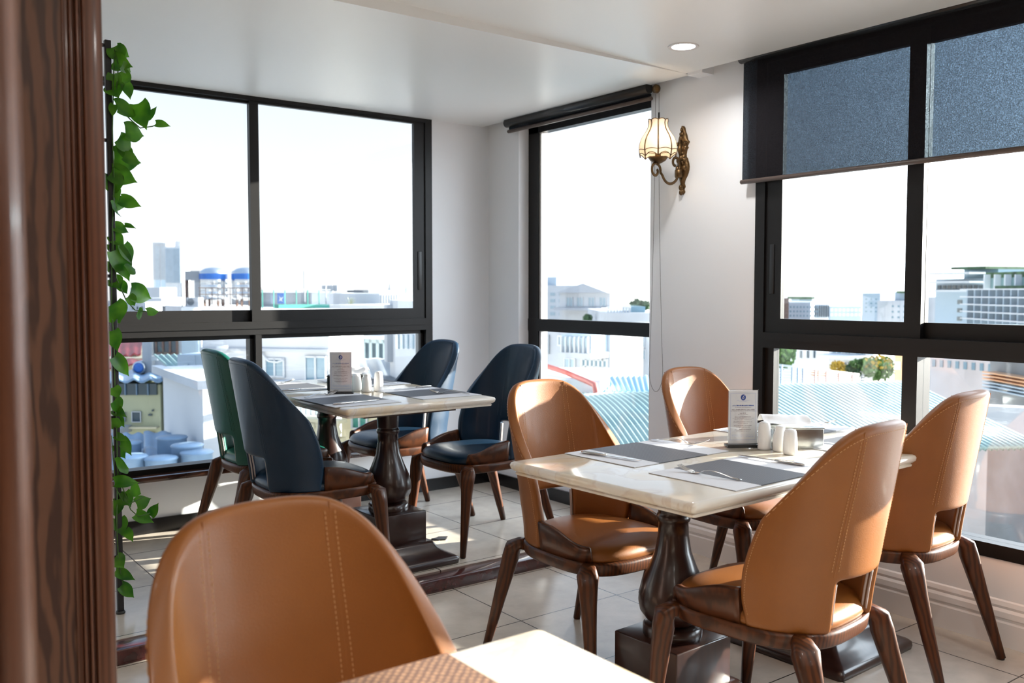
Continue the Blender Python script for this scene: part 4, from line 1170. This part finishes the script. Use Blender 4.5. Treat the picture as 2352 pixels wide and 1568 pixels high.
for k in range(26):
    z = lerp(s.zt-2, 6, k/26)
    vs = [s.a+s.u*u+s.n*d+Vector((0, 0, zz))-s.off for zz in (z, z+.6) for d in (0, .5) for u in (.4, s.w-.4)]
    b.add(vs, [(0,2,3,1),(4,5,7,6),(0,1,5,4),(2,6,7,3),(0,4,6,2),(1,3,7,5)])
b.build('floor_bands', E_['pale'], s.root)
rn = random.Random(4)
s = Facade('low_building', 'white flat building below the joined towers', 'building', 368, 95, 406, 96, 660, GZ, 12, E_['white']); s.grid(374, 396, 664, 700, 2, 4, E_['glassd'], .16, .3)
s = Facade('low_building', 'low white building left of the towers, with a flat roof', 'building', 330, 80, 372, 80, 684, GZ, 12, E_['white']); s.grid(336, 364, 690, 705, 3, 2, E_['glassd'], .2, .4)
s = Facade('low_building', 'pale building at the left edge behind the vine', 'building', 235, 110, 300, 110, 690, GZ, 14, E_['offwhite']); s.grid(240, 296, 694, 716, 5, 2, E_['glassb'])
s = Facade('low_building', 'small grey roofed house below the low white building', 'building', 372, 60, 410, 60, 702, GZ, 9, E_['dkgrey'])
s = Facade('low_building', 'white house to the left of the grey roofed house', 'building', 296, 70, 335, 70, 694, GZ, 12, E_['offwhite']); s.grid(300, 332, 698, 716, 3, 1, E_['glassd'], .3, .4)

# rooftop with tanks
rf = Facade('rooftop_house', 'white rooftop house carrying the concrete frame, tanks and condenser unit', 'building', 416, 26, 598, 27, 704, GZ, 4, E_['white'])
f = Facade('concrete_frame', 'weathered grey concrete frame left of the water tanks', 'frame', 425, 27.5, 462, 27.5, 622, rf.zt, .9, E_['grey'])
bpy.data.objects.remove(f.root.children[0])
f.px('slab', 424, 463, 622, 643, E_['grey'], -.9, 0); f.px('column', 447, 462, 643, 704, E_['grey'], -.6, 0); f.px('thin_post', 425, 429, 643, 704, E_['rust'], -.2, 0)
def tank(px, label, D):
    c = at_d(px, 700, D); zb = at_d(px, 686, D).z; zt = at_d(px, 624, D).z; r_ = 31/FPX*D
    root = empty('water_tank', (c.x, c.y, zb)); tag(root, label, 'water tank', 'rooftop water tanks')
    h = zt-zb
    MB().lathe([(r_*.55, -.06*h), (r_*.92, 0), (r_, .04*h), (r_, .25*h), (r_*.975, .27*h), (r_, .29*h), (r_, .5*h), (r_*.975, .52*h), (r_, .54*h), (r_, .75*h), (r_*.975, .77*h), (r_, .79*h), (r_, h), (r_*.6, 1.12*h), (r_*.2, 1.16*h), (0, 1.16*h)], n=36).build('shell', E_['steel'], root)
    MB().lathe([(r_*1.006, .72*h), (r_*1.006, .93*h)], n=36, cap=False).build('blue_band', E_['bluepaint'], root)
    for k in range(4):
        a = PI/4+k*PI/2; x, y = r_*.7*math.cos(a), r_*.7*math.sin(a)
        MB().box(x-.03, x+.03, y-.03, y+.03, rf.zt-zb, .02).build('leg', E_['rust'], root)
tank(491, 'steel water tank with a blue band, right of the concrete frame', 27.5)
tank(565, 'steel water tank with a blue band, cut by the window mullion', 27.5)
f = Facade('roof_railing', 'rusty railing in front of the rooftop tanks', 'railing', 455, 26.2, 600, 26.8, 661, rf.zt, .02, E_['rust'])
bpy.data.objects.remove(f.root.children[0])
f.px('rail', 455, 600, 660, 662, E_['rust'], 0, .03); f.px('rail', 455, 600, 675, 676.5, E_['rust'], 0, .03)
for x in range(458, 600, 14): f.px('post', x, x+1.5, 660, 705, E_['rust'], 0, .03)
f = Facade('condenser_unit', 'white air conditioner condenser below the concrete frame', 'air conditioner', 428, 26.2, 456, 26.2, 683, rf.zt, .4, E_['offwhite'])
c_ = onplane(438, 693, f.a, f.n)-f.off
k = MB(); k.tube([c_, c_+f.n*.02], .10, 20); k.build('fan_grille', E_['dkgrey'], f.root)
for px, y0, lab in ((419, 606, 'thin mast left of the concrete frame'), (700, 622, 'thin mast above the green rooftop terrace'), (749, 614, 'taller thin mast above the green rooftop terrace')):
    c = at_d(px, 705, 26); z1 = at_d(px, y0, 26).z
    tag(MB().tube([(0, 0, 0), (0, 0, z1-c.z)], .018, 6).build('mast', E_['grey'], loc=c), lab, 'mast', 'rooftop masts')

# rooftop terrace, right pane of window 1
tr = Facade('terrace_house', 'white house with the green glass-railed rooftop terrace', 'building', 600, 24, 765, 24.5, 707, GZ, 1.5, E_['white'])
f = Facade('terrace_railing', 'pale green glass railing of the rooftop terrace', 'railing', 600, 24, 758, 25, 668, tr.zt, .02, E_['glassp'])
bpy.data.objects.remove(f.root.children[0])
for x in range(602, 758, 26):
    f.px('glass_panel', x+2, x+24, 674, 706, M['glass'], 0, .01); f.px('post', x-1, x+1, 664, 707, E_['teal'], 0, .04)
f.px('top_rail', 600, 758, 664, 666, E_['grey'], 0, .05)
f = Facade('planter', 'long teal planter at the foot of the terrace railing', 'planter', 640, 23.8, 757, 24.6, 699, tr.zt, .3, E_['teal'])
f = Facade('banner', 'blue banner with a white bird on the terrace', 'banner', 637, 23.9, 653, 23.9, 673, at_d(645, 697, 23.9).z, .02, E_['bluepaint'])
w_ = [onplane(x, y, f.a, f.n)+f.n*.01-f.off for x, y in ((640, 678), (645, 684), (651, 681), (648, 688), (650, 693), (645, 690), (640, 692), (643, 686))]
MB().add(w_, [tuple(range(8))]).build('white_bird', E_['white'], f.root)
s = Facade('rooftop_block', 'grey terrace block with a dark canopy, mid window', 'building', 786, 30, 872, 31, 672, GZ, 8, E_['grey'])
s.px('canopy', 835, 905, 666, 672, E_['dkgrey'], -1, .3); s.px('chimney_box', 812, 850, 655, 668, E_['grey'], -2, -1); s.px('wall_panel', 760, 788, 680, 710, E_['pale'], -.2, 0)
for i, x in enumerate((762, 806, 896, 934)):
    c = at_d(x, 672, 34); tag(MB().lathe([(.10, -.4), (.10, 0), (.06, .05), (.09, .12), (.04, .2), (.02, .34), (0, .4)], n=10).build('roof_finial', E_['grey'], loc=c), 'small stone finial on a far roof, '+('leftmost, above the grey terrace wall', 'above the chimney box', 'above the dark canopy end', 'rightmost, above the white shed')[i], 'finial', 'roof finials')
s = Facade('white_container', 'white corrugated shed at the right end of the rooftops', 'shed', 872, 24, 955, 24.5, 674, GZ, 6, E_['white'])
for x in range(876, 950, 6): s.px('rib', x, x+1.5, 676, 712, E_['offwhite'], 0, .03)
Facade('roof_ledge', 'low white roof ledge under the agave plant', 'ledge', 776, 23.9, 858, 23.9, 704, GZ, .8, E_['white'])
c = at_d(805, 704, 24.2); root = empty('agave_plant', c); tag(root, 'spiky agave plant on the rooftop', 'plant')
b = MB()
for k in range(26):
    a = k*2.4; el_ = rn.uniform(.2, 1.3); d_ = Vector((math.cos(a)*math.cos(el_), math.sin(a)*math.cos(el_), math.sin(el_)))
    sd = d_.cross(Vector((0, 0, 1))).normalized()*.012; b.add([-sd, sd, d_*.22+sd*.5, d_*.28, d_*.22-sd*.5], [(0, 1, 2, 3, 4)])
b.build('leaves', E_['yellow'], root)
s = Facade('low_building', 'distant pale block behind the rooftop terrace', 'building', 600, 120, 780, 120, 684, GZ, 10, E_['pale']); s.grid(604, 776, 688, 716, 12, 2, E_['glassb'])
s = Facade('low_building', 'distant white block behind the white shed', 'building', 850, 130, 1000, 130, 682, GZ, 10, E_['offwhite'])

# --- lower panes of window 1
s = Facade('white_block', 'big white windowless upper storey with a hose, behind the far table', 'building', 463, 15.5, 755, 15.0, 712, GZ, 1.5, E_['white'])
s.px('dado', 463, 757, 800, 806, E_['offwhite'], 0, .06)
s.win(612, 654, 822, 866, E_['glassb'], E_['white'], 2); s.win(703, 750, 817, 878, E_['glassb'], E_['white'], 2)
s.win(690, 736, 905, 956, E_['glassp'], E_['white'], 4)
hs = MB(); hs.tube([onplane(x, y, s.a, s.n)+s.n*.06-s.off for x, y in ((603, 806), (610, 820), (622, 829), (640, 831), (656, 826))], .018, 6); hs.build('hose', E_['white'], s.root)
s.px('ledge', 600, 757, 872, 880, E_['offwhite'], 0, .5)
s = Facade('grey_block', 'pale grey block with one large dark window, left of the white storey', 'building', 324, 19.4, 461, 19, 760, GZ, 2, E_['offwhite'])
s.win(361, 409, 772, 813, E_['glassd'], E_['rust'], 3); s.px('downpipe', 353, 356, 765, 880, E_['grey'], 0, .1); s.px('panel', 420, 458, 765, 812, E_['pale'], 0, .04)
corr('awning', 'pale green corrugated awning beneath the large dark window', (at_d(352, 815, 17.6), at_d(440, 813, 17.4), at_d(462, 842, 16.4), at_d(388, 846, 16.4)), .02, .12, E_['green'], cat='awning')
s = Facade('stair_tower', 'blue-grey stair tower box beside the awning', 'building', 405, 16.3, 445, 16.2, 815, GZ, .6, E_['pale'])
s.grid(424, 436, 832, 862, 1, 2, E_['glassp'], .7, .5)
s = Facade('white_gable_house', 'white house with a long blank wall below the awning, left of the chairs', 'building', 371, 14.8, 462, 12.6, 856, GZ, .6, E_['white'])
s.px('parapet', 371, 480, 856, 874, E_['offwhite'], 0, .15)
s = Facade('side_building', 'narrow shaded white side wall with boxes and pipes', 'building', 366, 17.5, 392, 15.8, 864, GZ, 1, E_['offwhite'])
s.win(388, 391, 895, 935, E_['glassd'])
f = Facade('condenser_unit', 'small condenser box on the shaded side wall', 'air conditioner', 376, 15.9, 388, 15.2, 944, at_d(382, 960, 16).z, .4, E_['grey'])
f = Facade('condenser_unit', 'grey condenser box on the wall beneath the red roofs', 'air conditioner', 345, 18.4, 358, 18.4, 818, at_d(350, 828, 18.4).z, .4, E_['grey'])
s = Facade('yellow_house', 'pale yellow house with a strip of dark windows under a tin roof', 'building', 225, 17, 364, 17, 884, GZ, 1.6, E_['yellow'])
s.px('window_band', 225, 362, 880, 906, E_['glassd'], 0, .06)
for x in (262, 292, 318, 344): s.px('mullion', x-1, x+1, 880, 906, E_['greyblue'], .05, .1)
s.win(305, 325, 944, 969, E_['glassd'], E_['white'], 1); s.win(270, 289, 946, 968, E_['glassd'], E_['grey'], 1); s.px('vent', 342, 350, 950, 954, E_['glassd'], 0, .04); s.px('vent', 350, 354, 940, 944, E_['glassd'], 0, .04)
s.px('balcony', 225, 303, 975, 990, E_['offwhite'], 0, .8); s.px('string_course', 303, 366, 978, 982, E_['cream'], 0, .15)
s.win(305, 330, 1004, 1018, E_['glassd'], E_['grey'], 2); s.win(342, 356, 992, 1003, E_['glassd'], E_['white'], 1)
q = lambda x, y, D: at_d(x, y, D)
corr('tin_roof', 'blue-grey tin roof over the dark window strip', (q(225, 850, 21), q(372, 850, 21), q(372, 872, 16.6), q(225, 874, 16.6)), .03, .35, E_['greyblue'])
corr('red_roof', 'bright red tin roof behind the vine', (q(225, 783, 27), q(325, 783, 27), q(322, 812, 24), q(225, 826, 24)), .03, .25, E_['red'])
corr('red_roof', 'dark red tin roof with two barrels above it', (q(268, 772, 33), q(326, 772, 33), q(330, 786, 30), q(268, 786, 30)), .03, .3, E_['red'])
corr('red_roof', 'lowest red tin roof just above the horizontal tank', (q(225, 822, 24), q(326, 822, 24), q(328, 836, 22), q(225, 845, 22)), .03, .3, E_['red'])
s = Facade('low_building', 'dark red-brown house under the red roofs', 'building', 225, 33, 330, 33, 775, GZ, 5, E_['rust'])
s = Facade('low_building', 'cream house corner between the red roofs', 'building', 225, 30, 274, 30, 772, GZ, 2, E_['cream'])
s = Facade('low_building', 'yellow wall below the bright red roof', 'building', 225, 23.6, 328, 23.6, 822, GZ, 2, E_['cream'])
c = at_d(324, 843, 19.5); root = empty('water_tank', c); tag(root, 'horizontal blue and silver water tank on the tin roof', 'water tank')
ax = Vector((.55, .84, 0)); r_ = .14
MB().tube([-ax*.16, -ax*.14, ax*.28, ax*.30], [r_*.8, r_, r_, r_*.8], 24).build('shell', E_['steel'], root)
MB().tube([-ax*.168, -ax*.172], [r_*.78, r_*.5], 24).build('blue_end', E_['bluepaint'], root)
for t_ in (-.08, .2): MB().box(-.10, .10, -.02, .02, -.22, -.10, Matrix.Translation(ax*t_)).build('cradle', E_['rust'], root)
for i, (x, y, D) in enumerate(((282, 791, 29), (300, 789, 29))):
    c = at_d(x, y, D); tag(MB().tube([(-.16, 0, 0), (.16, 0, 0)], .13, 16).build('roof_barrel', E_['steel'], loc=c), ['left silver barrel on the dark red roof', 'right silver-blue barrel on the dark red roof'][i], 'barrel', 'barrels on the red roof')
# low blue-grey roofs with round vents
k = 0
for x0, x1, y0, y1, D in ((225, 340, 1010, 1040, 13.5), (330, 440, 1004, 1040, 13.2), (225, 330, 1040, 1090, 12), (330, 420, 1040, 1085, 12), (420, 500, 1010, 1065, 12.6)):
    c0, c1 = q(x0, y0, D+1.3), q(x1, y0, D+1.3); d0, d1 = q(x1, y1, D), q(x0, y1, D); zz = (c0.z+d0.z)/2
    for v in (c0, c1): v.z = zz+.1
    for v in (d0, d1): v.z = zz-.15
    corr('tin_roof', ['tin roof at the far left, under the yellow house', 'tin roof left of the white blank wall', 'nearest tin roof behind the vine', 'nearest tin roof below the green chair', 'tin roof at the foot of the white blank wall'][k], (c0, c1, d0, d1), .02, .2, E_['greyblue']); k += 1
for i, (x, y, D) in enumerate(((290, 1020, 13), (395, 1008, 13), (430, 1026, 12.4), (452, 1042, 12.2), (300, 1052, 12), (370, 1056, 12))):
    c = at_d(x, y, D); root = empty('roof_vent', c); tag(root, ['round roof vent under the yellow house', 'round roof vent by the blank wall foot', 'round roof vent on the box near the green chair', 'round roof vent nearest the green chair', 'round roof vent behind the vine', 'round roof vent in the middle of the nearest roofs'][i], 'roof vent', 'round vents on the tin roofs')
    MB().lathe([(.20, -.25), (.20, 0), (.22, .02), (.20, .04), (.06, .05), (0, .05)], n=24).build('vent_cap', E_['greyblue'], root)
s = Facade('low_building', 'blue-white ridge house at the end of the tin roofs', 'building', 464, 14.6, 492, 14.4, 1000, GZ, .8, E_['pale'])
# right part of the lower pane
s = Facade('glass_front_building', 'building with a tall dark glazed front behind the menu card', 'building', 757, 21, 905, 20, 700, GZ, 3, E_['offwhite'])
s.win(763, 886, 778, 858, E_['glassd'], E_['glassp'], 8)
s.px('cornice', 756, 905, 768, 776, E_['white'], 0, .3)
s = Facade('white_side_building', 'white building side with narrow windows at the right of the left window', 'building', 895, 13.2, 958, 11.6, 690, GZ, 1, E_['white'])
for x in (912, 923, 934, 946): s.win(x, x+6, 768, 800, E_['glassb'])
s.px('quoins', 895, 902, 700, 830, E_['offwhite'], 0, .08)
corr('dark_roof', 'dark grey flat roof sheet with cables beneath the glazed front', (q(818, 822, 16), q(930, 822, 15), q(950, 876, 12.4), q(838, 880, 12.6)), .01, .4, E_['dkgrey'])
s = Facade('balcony_house', 'cream stone balcony house seen beneath the far table', 'building', 782, 12.8, 893, 12.4, 925, GZ, 1, E_['cream'])
s.win(812, 846, 945, 985, E_['teal'], E_['white'], 2); s.px('cornice', 770, 905, 925, 932, E_['cream'], 0, .25)
f = Facade('balustrade', 'cream stone balustrade seen between the table pedestals', 'balustrade', 690, 12.6, 782, 12.3, 962, at_d(736, 1010, 12.4).z, .15, E_['cream'])
bpy.data.objects.remove(f.root.children[0])
f.px('rail', 690, 782, 962, 970, E_['cream'], -.15, .05); f.px('rail', 690, 782, 1003, 1012, E_['cream'], -.15, .05)
for x in range(694, 782, 9):
    P = onplane(x, 970, f.a, f.n)-f.off; Q = onplane(x, 1003, f.a, f.n)-f.off; h = P.z-Q.z
    MB().lathe([(.05, 0), (.03, .1*h), (.06, .3*h), (.03, .7*h), (.05, h)], (P.x, P.y, Q.z), 10).build('baluster', E_['cream'], f.root)
s = Facade('low_building', 'grey-white storey beneath the balustrade', 'building', 600, 13.4, 780, 13.2, 1012, GZ, .8, E_['offwhite'])

# --- through window 2
s = Facade('apartment_block', 'hazy white apartment block at the left of the middle window', 'building', 1215, 62, 1330, 60, 655, GZ, 14, E_['white'])
s.px('roof_room', 1236, 1262, 636, 655, E_['pale'], -6, -1); s.grid(1240, 1320, 668, 728, 4, 4, E_['glassp'])
s = Facade('gabled_house', 'white house with a shallow pediment in the middle window', 'building', 1285, 50, 1402, 48, 672, GZ, 10, E_['white'])
P = [onplane(x, y, s.a, s.n)-s.off for x, y in ((1284, 672), (1403, 672), (1345, 650))]
MB().loft([[p+s.n*.3 for p in P], [p-s.n*9 for p in P]], True, True, False).build('gable_roof', E_['offwhite'], s.root)
for x in (1302, 1326, 1352, 1378): s.win(x, x+14, 682, 704, E_['glassp'], E_['white'], 2)
s.px('balcony', 1290, 1400, 706, 712, E_['offwhite'], 0, .8)
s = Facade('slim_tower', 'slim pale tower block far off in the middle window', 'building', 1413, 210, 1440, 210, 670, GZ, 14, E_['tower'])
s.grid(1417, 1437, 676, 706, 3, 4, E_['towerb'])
for x0, x1, y, lab in ((1458, 1472, 675, 'hazy far block left of two in the middle window'), (1476, 1489, 676, 'hazy far block right of two in the middle window')):
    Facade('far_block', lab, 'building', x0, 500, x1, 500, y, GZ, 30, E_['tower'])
s = Facade('terrace_house', 'house with a railed terrace at the right of the middle window', 'building', 1393, 32, 1520, 32, 718, GZ, 8, E_['offwhite'])
for x in range(1396, 1450, 7): s.px('rail_post', x, x+2, 706, 718, E_['grey'], -.1, 0)
s.px('hand_rail', 1394, 1450, 704, 706, E_['white'], -.1, 0); s.px('roof_room', 1452, 1486, 704, 718, E_['glassb'], -3, -.4)
for i, (x, y, r_) in enumerate(((1463, 699, .30), (1480, 701, .26), (1350, 730, .2))): tree('city_tree', ['round tree behind the railed terrace', 'smaller round tree behind the railed terrace', 'low bush before the pedimented house'][i], x, y, 36, r_, 1.2, E_['leafd'])
s = Facade('balcony_apartments', 'apartment front with glazed-in balconies in the middle window', 'building', 1215, 23, 1403, 21.5, 745, GZ, 1.5, E_['offwhite'])
s.win(1232, 1262, 768, 812, E_['glassb'], E_['grey'], 3); s.win(1284, 1320, 770, 795, E_['glassp'], E_['white'], 3)
s.px('bay', 1328, 1396, 766, 806, E_['pale'], 0, .7); s.px('bay_shelf', 1324, 1400, 806, 818, E_['offwhite'], 0, .8)
f = s.px('bay_glazing', 1332, 1392, 772, 792, E_['glassp'], .7, .74)
for x in range(1332, 1396, 10): s.px('bay_mullion', x-1, x+1, 770, 806, E_['white'], .72, .80)
s.win(1338, 1396, 822, 846, E_['glassb'], E_['white'], 6)
s.win(1298, 1322, 822, 850, E_['glassp'], E_['white'], 2)
s = Facade('balcony_apartments', 'apartment front cut by the white pier in the middle window', 'building', 1405, 24, 1540, 23, 745, GZ, 1.5, E_['white'])
s.win(1462, 1482, 772, 798, E_['glassb'], E_['white'], 2); s.win(1460, 1484, 802, 826, E_['glassp'], E_['white'], 3)
corr('blue_roof', 'bright blue ribbed roof below the balcony apartments', (q(1318, 866, 17.5), q(1520, 862, 16.5), q(1520, 900, 12.5), q(1352, 900, 13)), .02, .11, E_['blue'])
a0, b0, c0, d0 = q(1215, 905, 12.8), q(1530, 898, 12.2), q(1660, 1030, 8.2), q(1330, 1030, 8.4)
corr('curved_roof', 'curved grey-green corrugated roof below the middle window', (a0, b0, c0, d0), .012, .075, E_['green'], .10)
s = Facade('low_building', 'grey wall left of the curved corrugated roof', 'building', 1180, 12.6, 1380, 12.4, 872, GZ, 2, E_['offwhite'])
pr = empty('red_pipe', at_d(1370, 900, 12)); tag(pr, 'red drain pipe running down beside the curved roof', 'pipe')
MB().tube([q(*p)-pr.location for p in ((1240, 836, 14), (1300, 855, 13), (1352, 877, 12.2), (1366, 884, 12.1), (1369, 900, 12), (1368, 1020, 11.8))], .04, 8).build('pipe_run', E_['redpipe'], pr)
MB().box(-.22, .22, -.02, .02, .02, .07, Matrix.Translation(q(1372, 915, 11.9)-pr.location)).build('bracket', E_['white'], pr)

# --- through window 3
s = Facade('far_block', 'row of low white houses at the left of the right window', 'building', 1790, 80, 1862, 79, 693, GZ, 4, E_['pale']); s.grid(1812, 1882, 700, 730, 9, 3, E_['glassb'], .5, .45)
s = Facade('far_block', 'dark red-grey house at the left frame of the right window', 'building', 1780, 75, 1812, 75, 684, GZ, 4, E_['rust'])
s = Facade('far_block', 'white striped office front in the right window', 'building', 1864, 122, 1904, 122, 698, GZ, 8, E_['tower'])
for x in range(1866, 1906, 5): s.px('fin', x, x+1.8, 701, 728, E_['dkgrey'], 0, .3)
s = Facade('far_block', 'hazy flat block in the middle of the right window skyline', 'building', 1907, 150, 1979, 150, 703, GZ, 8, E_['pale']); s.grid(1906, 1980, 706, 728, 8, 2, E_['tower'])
for x0, x1, y, lab in ((1836, 1866, 684, 'small green-roofed rooftop room on the right window skyline'),):
    f = Facade('far_block', lab, 'building', x0, 100, x1, 100, y, GZ, 3, E_['pale']); f.px('roof_edge', x0-2, x1+2, y-3, y+3, E_['leafd'], -4, .5)
s = Facade('mid_block', 'blue-grey tower block left of the window mullion', 'building', 1980, 72, 2022, 71, 673, GZ, 12, E_['pale']); s.grid(1984, 2018, 682, 720, 3, 4, E_['glassb'], .3, .3)
s = Facade('mid_block', 'stepped grey-white block touching the window mullion', 'building', 2015, 66, 2100, 64, 690, GZ, 12, E_['offwhite'])
s.px('roof_room', 2040, 2090, 670, 690, E_['pale'], -6, -1); s.grid(2044, 2098, 697, 735, 4, 3, E_['glassb'], .3, .35); s.px('terrace_hedge', 2052, 2092, 668, 673, E_['leafd'], -3, -.5)
s = Facade('mid_block', 'white block with small windows right of the mullion', 'building', 2096, 62, 2196, 58, 682, GZ, 12, E_['offwhite']); s.grid(2150, 2194, 686, 742, 3, 4, E_['glassb'], .3, .4)
s = Facade('big_apartment_block', 'large terraced apartment block with rooftop greenery at the right edge', 'building', 2148, 52, 2262, 49, 640, GZ, 12, E_['pale'])
s.px('upper_storey', 2184, 2262, 617, 640, E_['glassb'], -8, -1); s.px('roof_hedge', 2184, 2264, 612, 618, E_['leafd'], -8, 0)
for y in (628, 648, 668): s.px('slab', 2146, 2264, y-2, y+2, E_['white'], 0, 1.2)
s.grid(2152, 2260, 652, 666, 9, 1, E_['glassd'], .7, .6); s.grid(2194, 2260, 684, 742, 3, 3, E_['glassd'], .5, .5)
s = Facade('glass_block', 'blue glazed apartment block at the far right', 'building', 2232, 45, 2470, 36, 664, GZ, 12, E_['glassp'])
for y in (664, 683, 702, 720, 738): s.px('slab', 2228, 2470, y-1.6, y+1.6, E_['white'], 0, .5)
for x in range(2236, 2470, 17): s.px('pier', x, x+2.5, 664, 745, E_['pale'], 0, .35)
s.grid(2238, 2460, 722, 736, 12, 1, E_['dkgrey'], .7, .6); s.px('roof_hedge', 2270, 2470, 655, 664, E_['leafd'], -3, -.3)
f = Facade('roof_pergola', 'green pergola storey above the glazed block', 'pergola', 2262, 48, 2470, 40, 636, at_d(2360, 664, 44).z, 4, E_['green'])
for x in range(2272, 2460, 24): f.px('post', x, x+3, 630, 664, E_['white'], 0, .3)
f.px('hedge', 2264, 2470, 622, 636, E_['leafd'], -4, 0)
# nearer things below the rail
s = Facade('white_house', 'plain white house behind the white fence', 'building', 1775, 33, 1904, 31, 772, GZ, 1.5, E_['white'])
for x in (1820, 1838, 1854, 1869): s.win(x, x+4, 805, 822, E_['glassd'])
s = Facade('garden_house', 'white house with a planted balcony behind the round tree', 'building', 1905, 28, 2010, 27, 772, GZ, 1.5, E_['white'])
s.win(1912, 1934, 798, 812, E_['glassb'], E_['white'], 2); s.win(1942, 1956, 798, 812, E_['glassb'], E_['white'], 2); s.win(1966, 1986, 798, 814, E_['glassb'], E_['white'], 2); s.win(1940, 1956, 830, 850, E_['glassd'], E_['white'], 2)
s.px('balcony', 1905, 2020, 814, 822, E_['white'], 0, .9); s.px('planter', 1902, 1985, 848, 862, E_['orangew'], .9, 1.1); s.px('plinth', 1900, 2030, 862, 885, E_['white'], .8, 1.3)
s = Facade('orange_house', 'peach coloured house to the right of the round tree', 'building', 2012, 30, 2096, 29.5, 775, GZ, 1.5, E_['orangew']); s.win(2050, 2068, 830, 848, E_['pink'], E_['white'], 2)
tree('garden_tree', 'round green tree with orange blossom on the roof garden', 2018, 845, 24.5, .42, .5, E_['leafa'], None, E_['leafo'])
for i, (x, y, r_, mt_) in enumerate(((1925, 843, .22, E_['leafo']), (1944, 852, .22, E_['leafd']), (1966, 838, .20, E_['leafa']), (1990, 838, .26, E_['leafa']), (1962, 856, .2, E_['leafd']), (1784, 815, .5, E_['leafa']))):
    tree('garden_shrub', ['yellowish shrub at the left end of the roof garden', 'dark shrub beside the yellowish one', 'upright green shrub by the garden window', 'shrub touching the round tree', 'low dark shrub in the middle of the planter', 'leafy tree at the left frame of the right window'][i], x, y, 25, r_, r_, mt_)
f = Facade('roof_fence', 'white metal fence along the corrugated roof ridge', 'fence', 1772, 15.5, 1972, 17.5, 836, at_d(1870, 884, 16.5).z, .02, E_['white'])
bpy.data.objects.remove(f.root.children[0])
for x in (1776, 1792, 1817, 1830, 1842, 1870, 1878, 1896, 1925, 1956): f.px('post', x, x+2, 836+(x-1776)*.11, 884, E_['greyblue'] if x < 1850 else E_['pink'], 0, .03)
b = MB()
for k in range(6):
    y0 = lerp(836, 874, k/5); y1 = lerp(860, 876, k/5)
    P, Q = onplane(1772, y0, f.a, f.n)-f.off, onplane(1972, y1, f.a, f.n)-f.off; b.tube([P, Q], .022 if k == 0 else .010, 6)
b.build('rails', E_['white'], f.root)
lt = bpy.data.curves.new('letter', 'FONT'); lt.body = 'E'; lt.size = .17; lt.extrude = .01; lo = bpy.data.objects.new('letter', lt); C.objects.link(lo)
dg = bpy.context.evaluated_depsgraph_get(); me = bpy.data.meshes.new_from_object(lo.evaluated_get(dg)); bpy.data.objects.remove(lo)
lo = bpy.data.objects.new('sign_letter', me); C.objects.link(lo); me.materials.append(E_['dkgrey']); lo.location = at_d(1976, 874, 17.2); lo.rotation_euler = (PI/2, 0, -math.radians(52)); tag(lo, 'dark letter E standing at the end of the white fence', 'sign letter')
a0, b0, c0, d0 = q(1560, 893, 15.5), q(2092, 878, 15.5), q(2400, 1030, 8.0), q(1790, 1045, 8.0)
corr('corrugated_roof', 'wide grey-green corrugated roof below the right window', (a0, b0, c0, d0), .012, .085, E_['green'])
tf = MB(); pz = -.55
tf.box(3.9, 13.5, -6, 3.0, pz-.2, pz); t_ = tf.build('roof_terrace', M['brickpave']); tag(t_, 'pink brick-paved roof terrace right outside the large window', 'terrace')
tag(MB().bbox(3.56, 3.9, -6, 3.0, pz-.2, pz+.03, .01).build('terrace_kerb', E_['offwhite']), 'pale stone kerb of the brick terrace next to the window', 'kerb')
tp = Facade('terrace_parapet', 'low white parapet at the far side of the brick terrace', 'parapet', 2090, 13.0, 2520, 12.0, 935, pz-.3, .25, E_['offwhite'])
cp = Facade('canopy_rows', 'dark canopy beyond the terrace, its upper slats coloured orange for light strips', 'canopy', 2278, 26, 2480, 22, 800, GZ, 3, E_['dkgrey'])
for k_ in range(6): cp.px('slat', 2288, 2480, 868+k_*8, 870.5+k_*8, E_['orangew'] if k_ < 3 else E_['pale'], 0, .4)  # orange colour on the upper slats stands in for glowing light strips
s = Facade('long_white_house', 'long pale house behind the terrace parapet', 'building', 2104, 34, 2290, 31, 790, GZ, 1.5, E_['offwhite']); s.grid(2120, 2285, 826, 850, 9, 1, E_['glassb'], .4, .7)
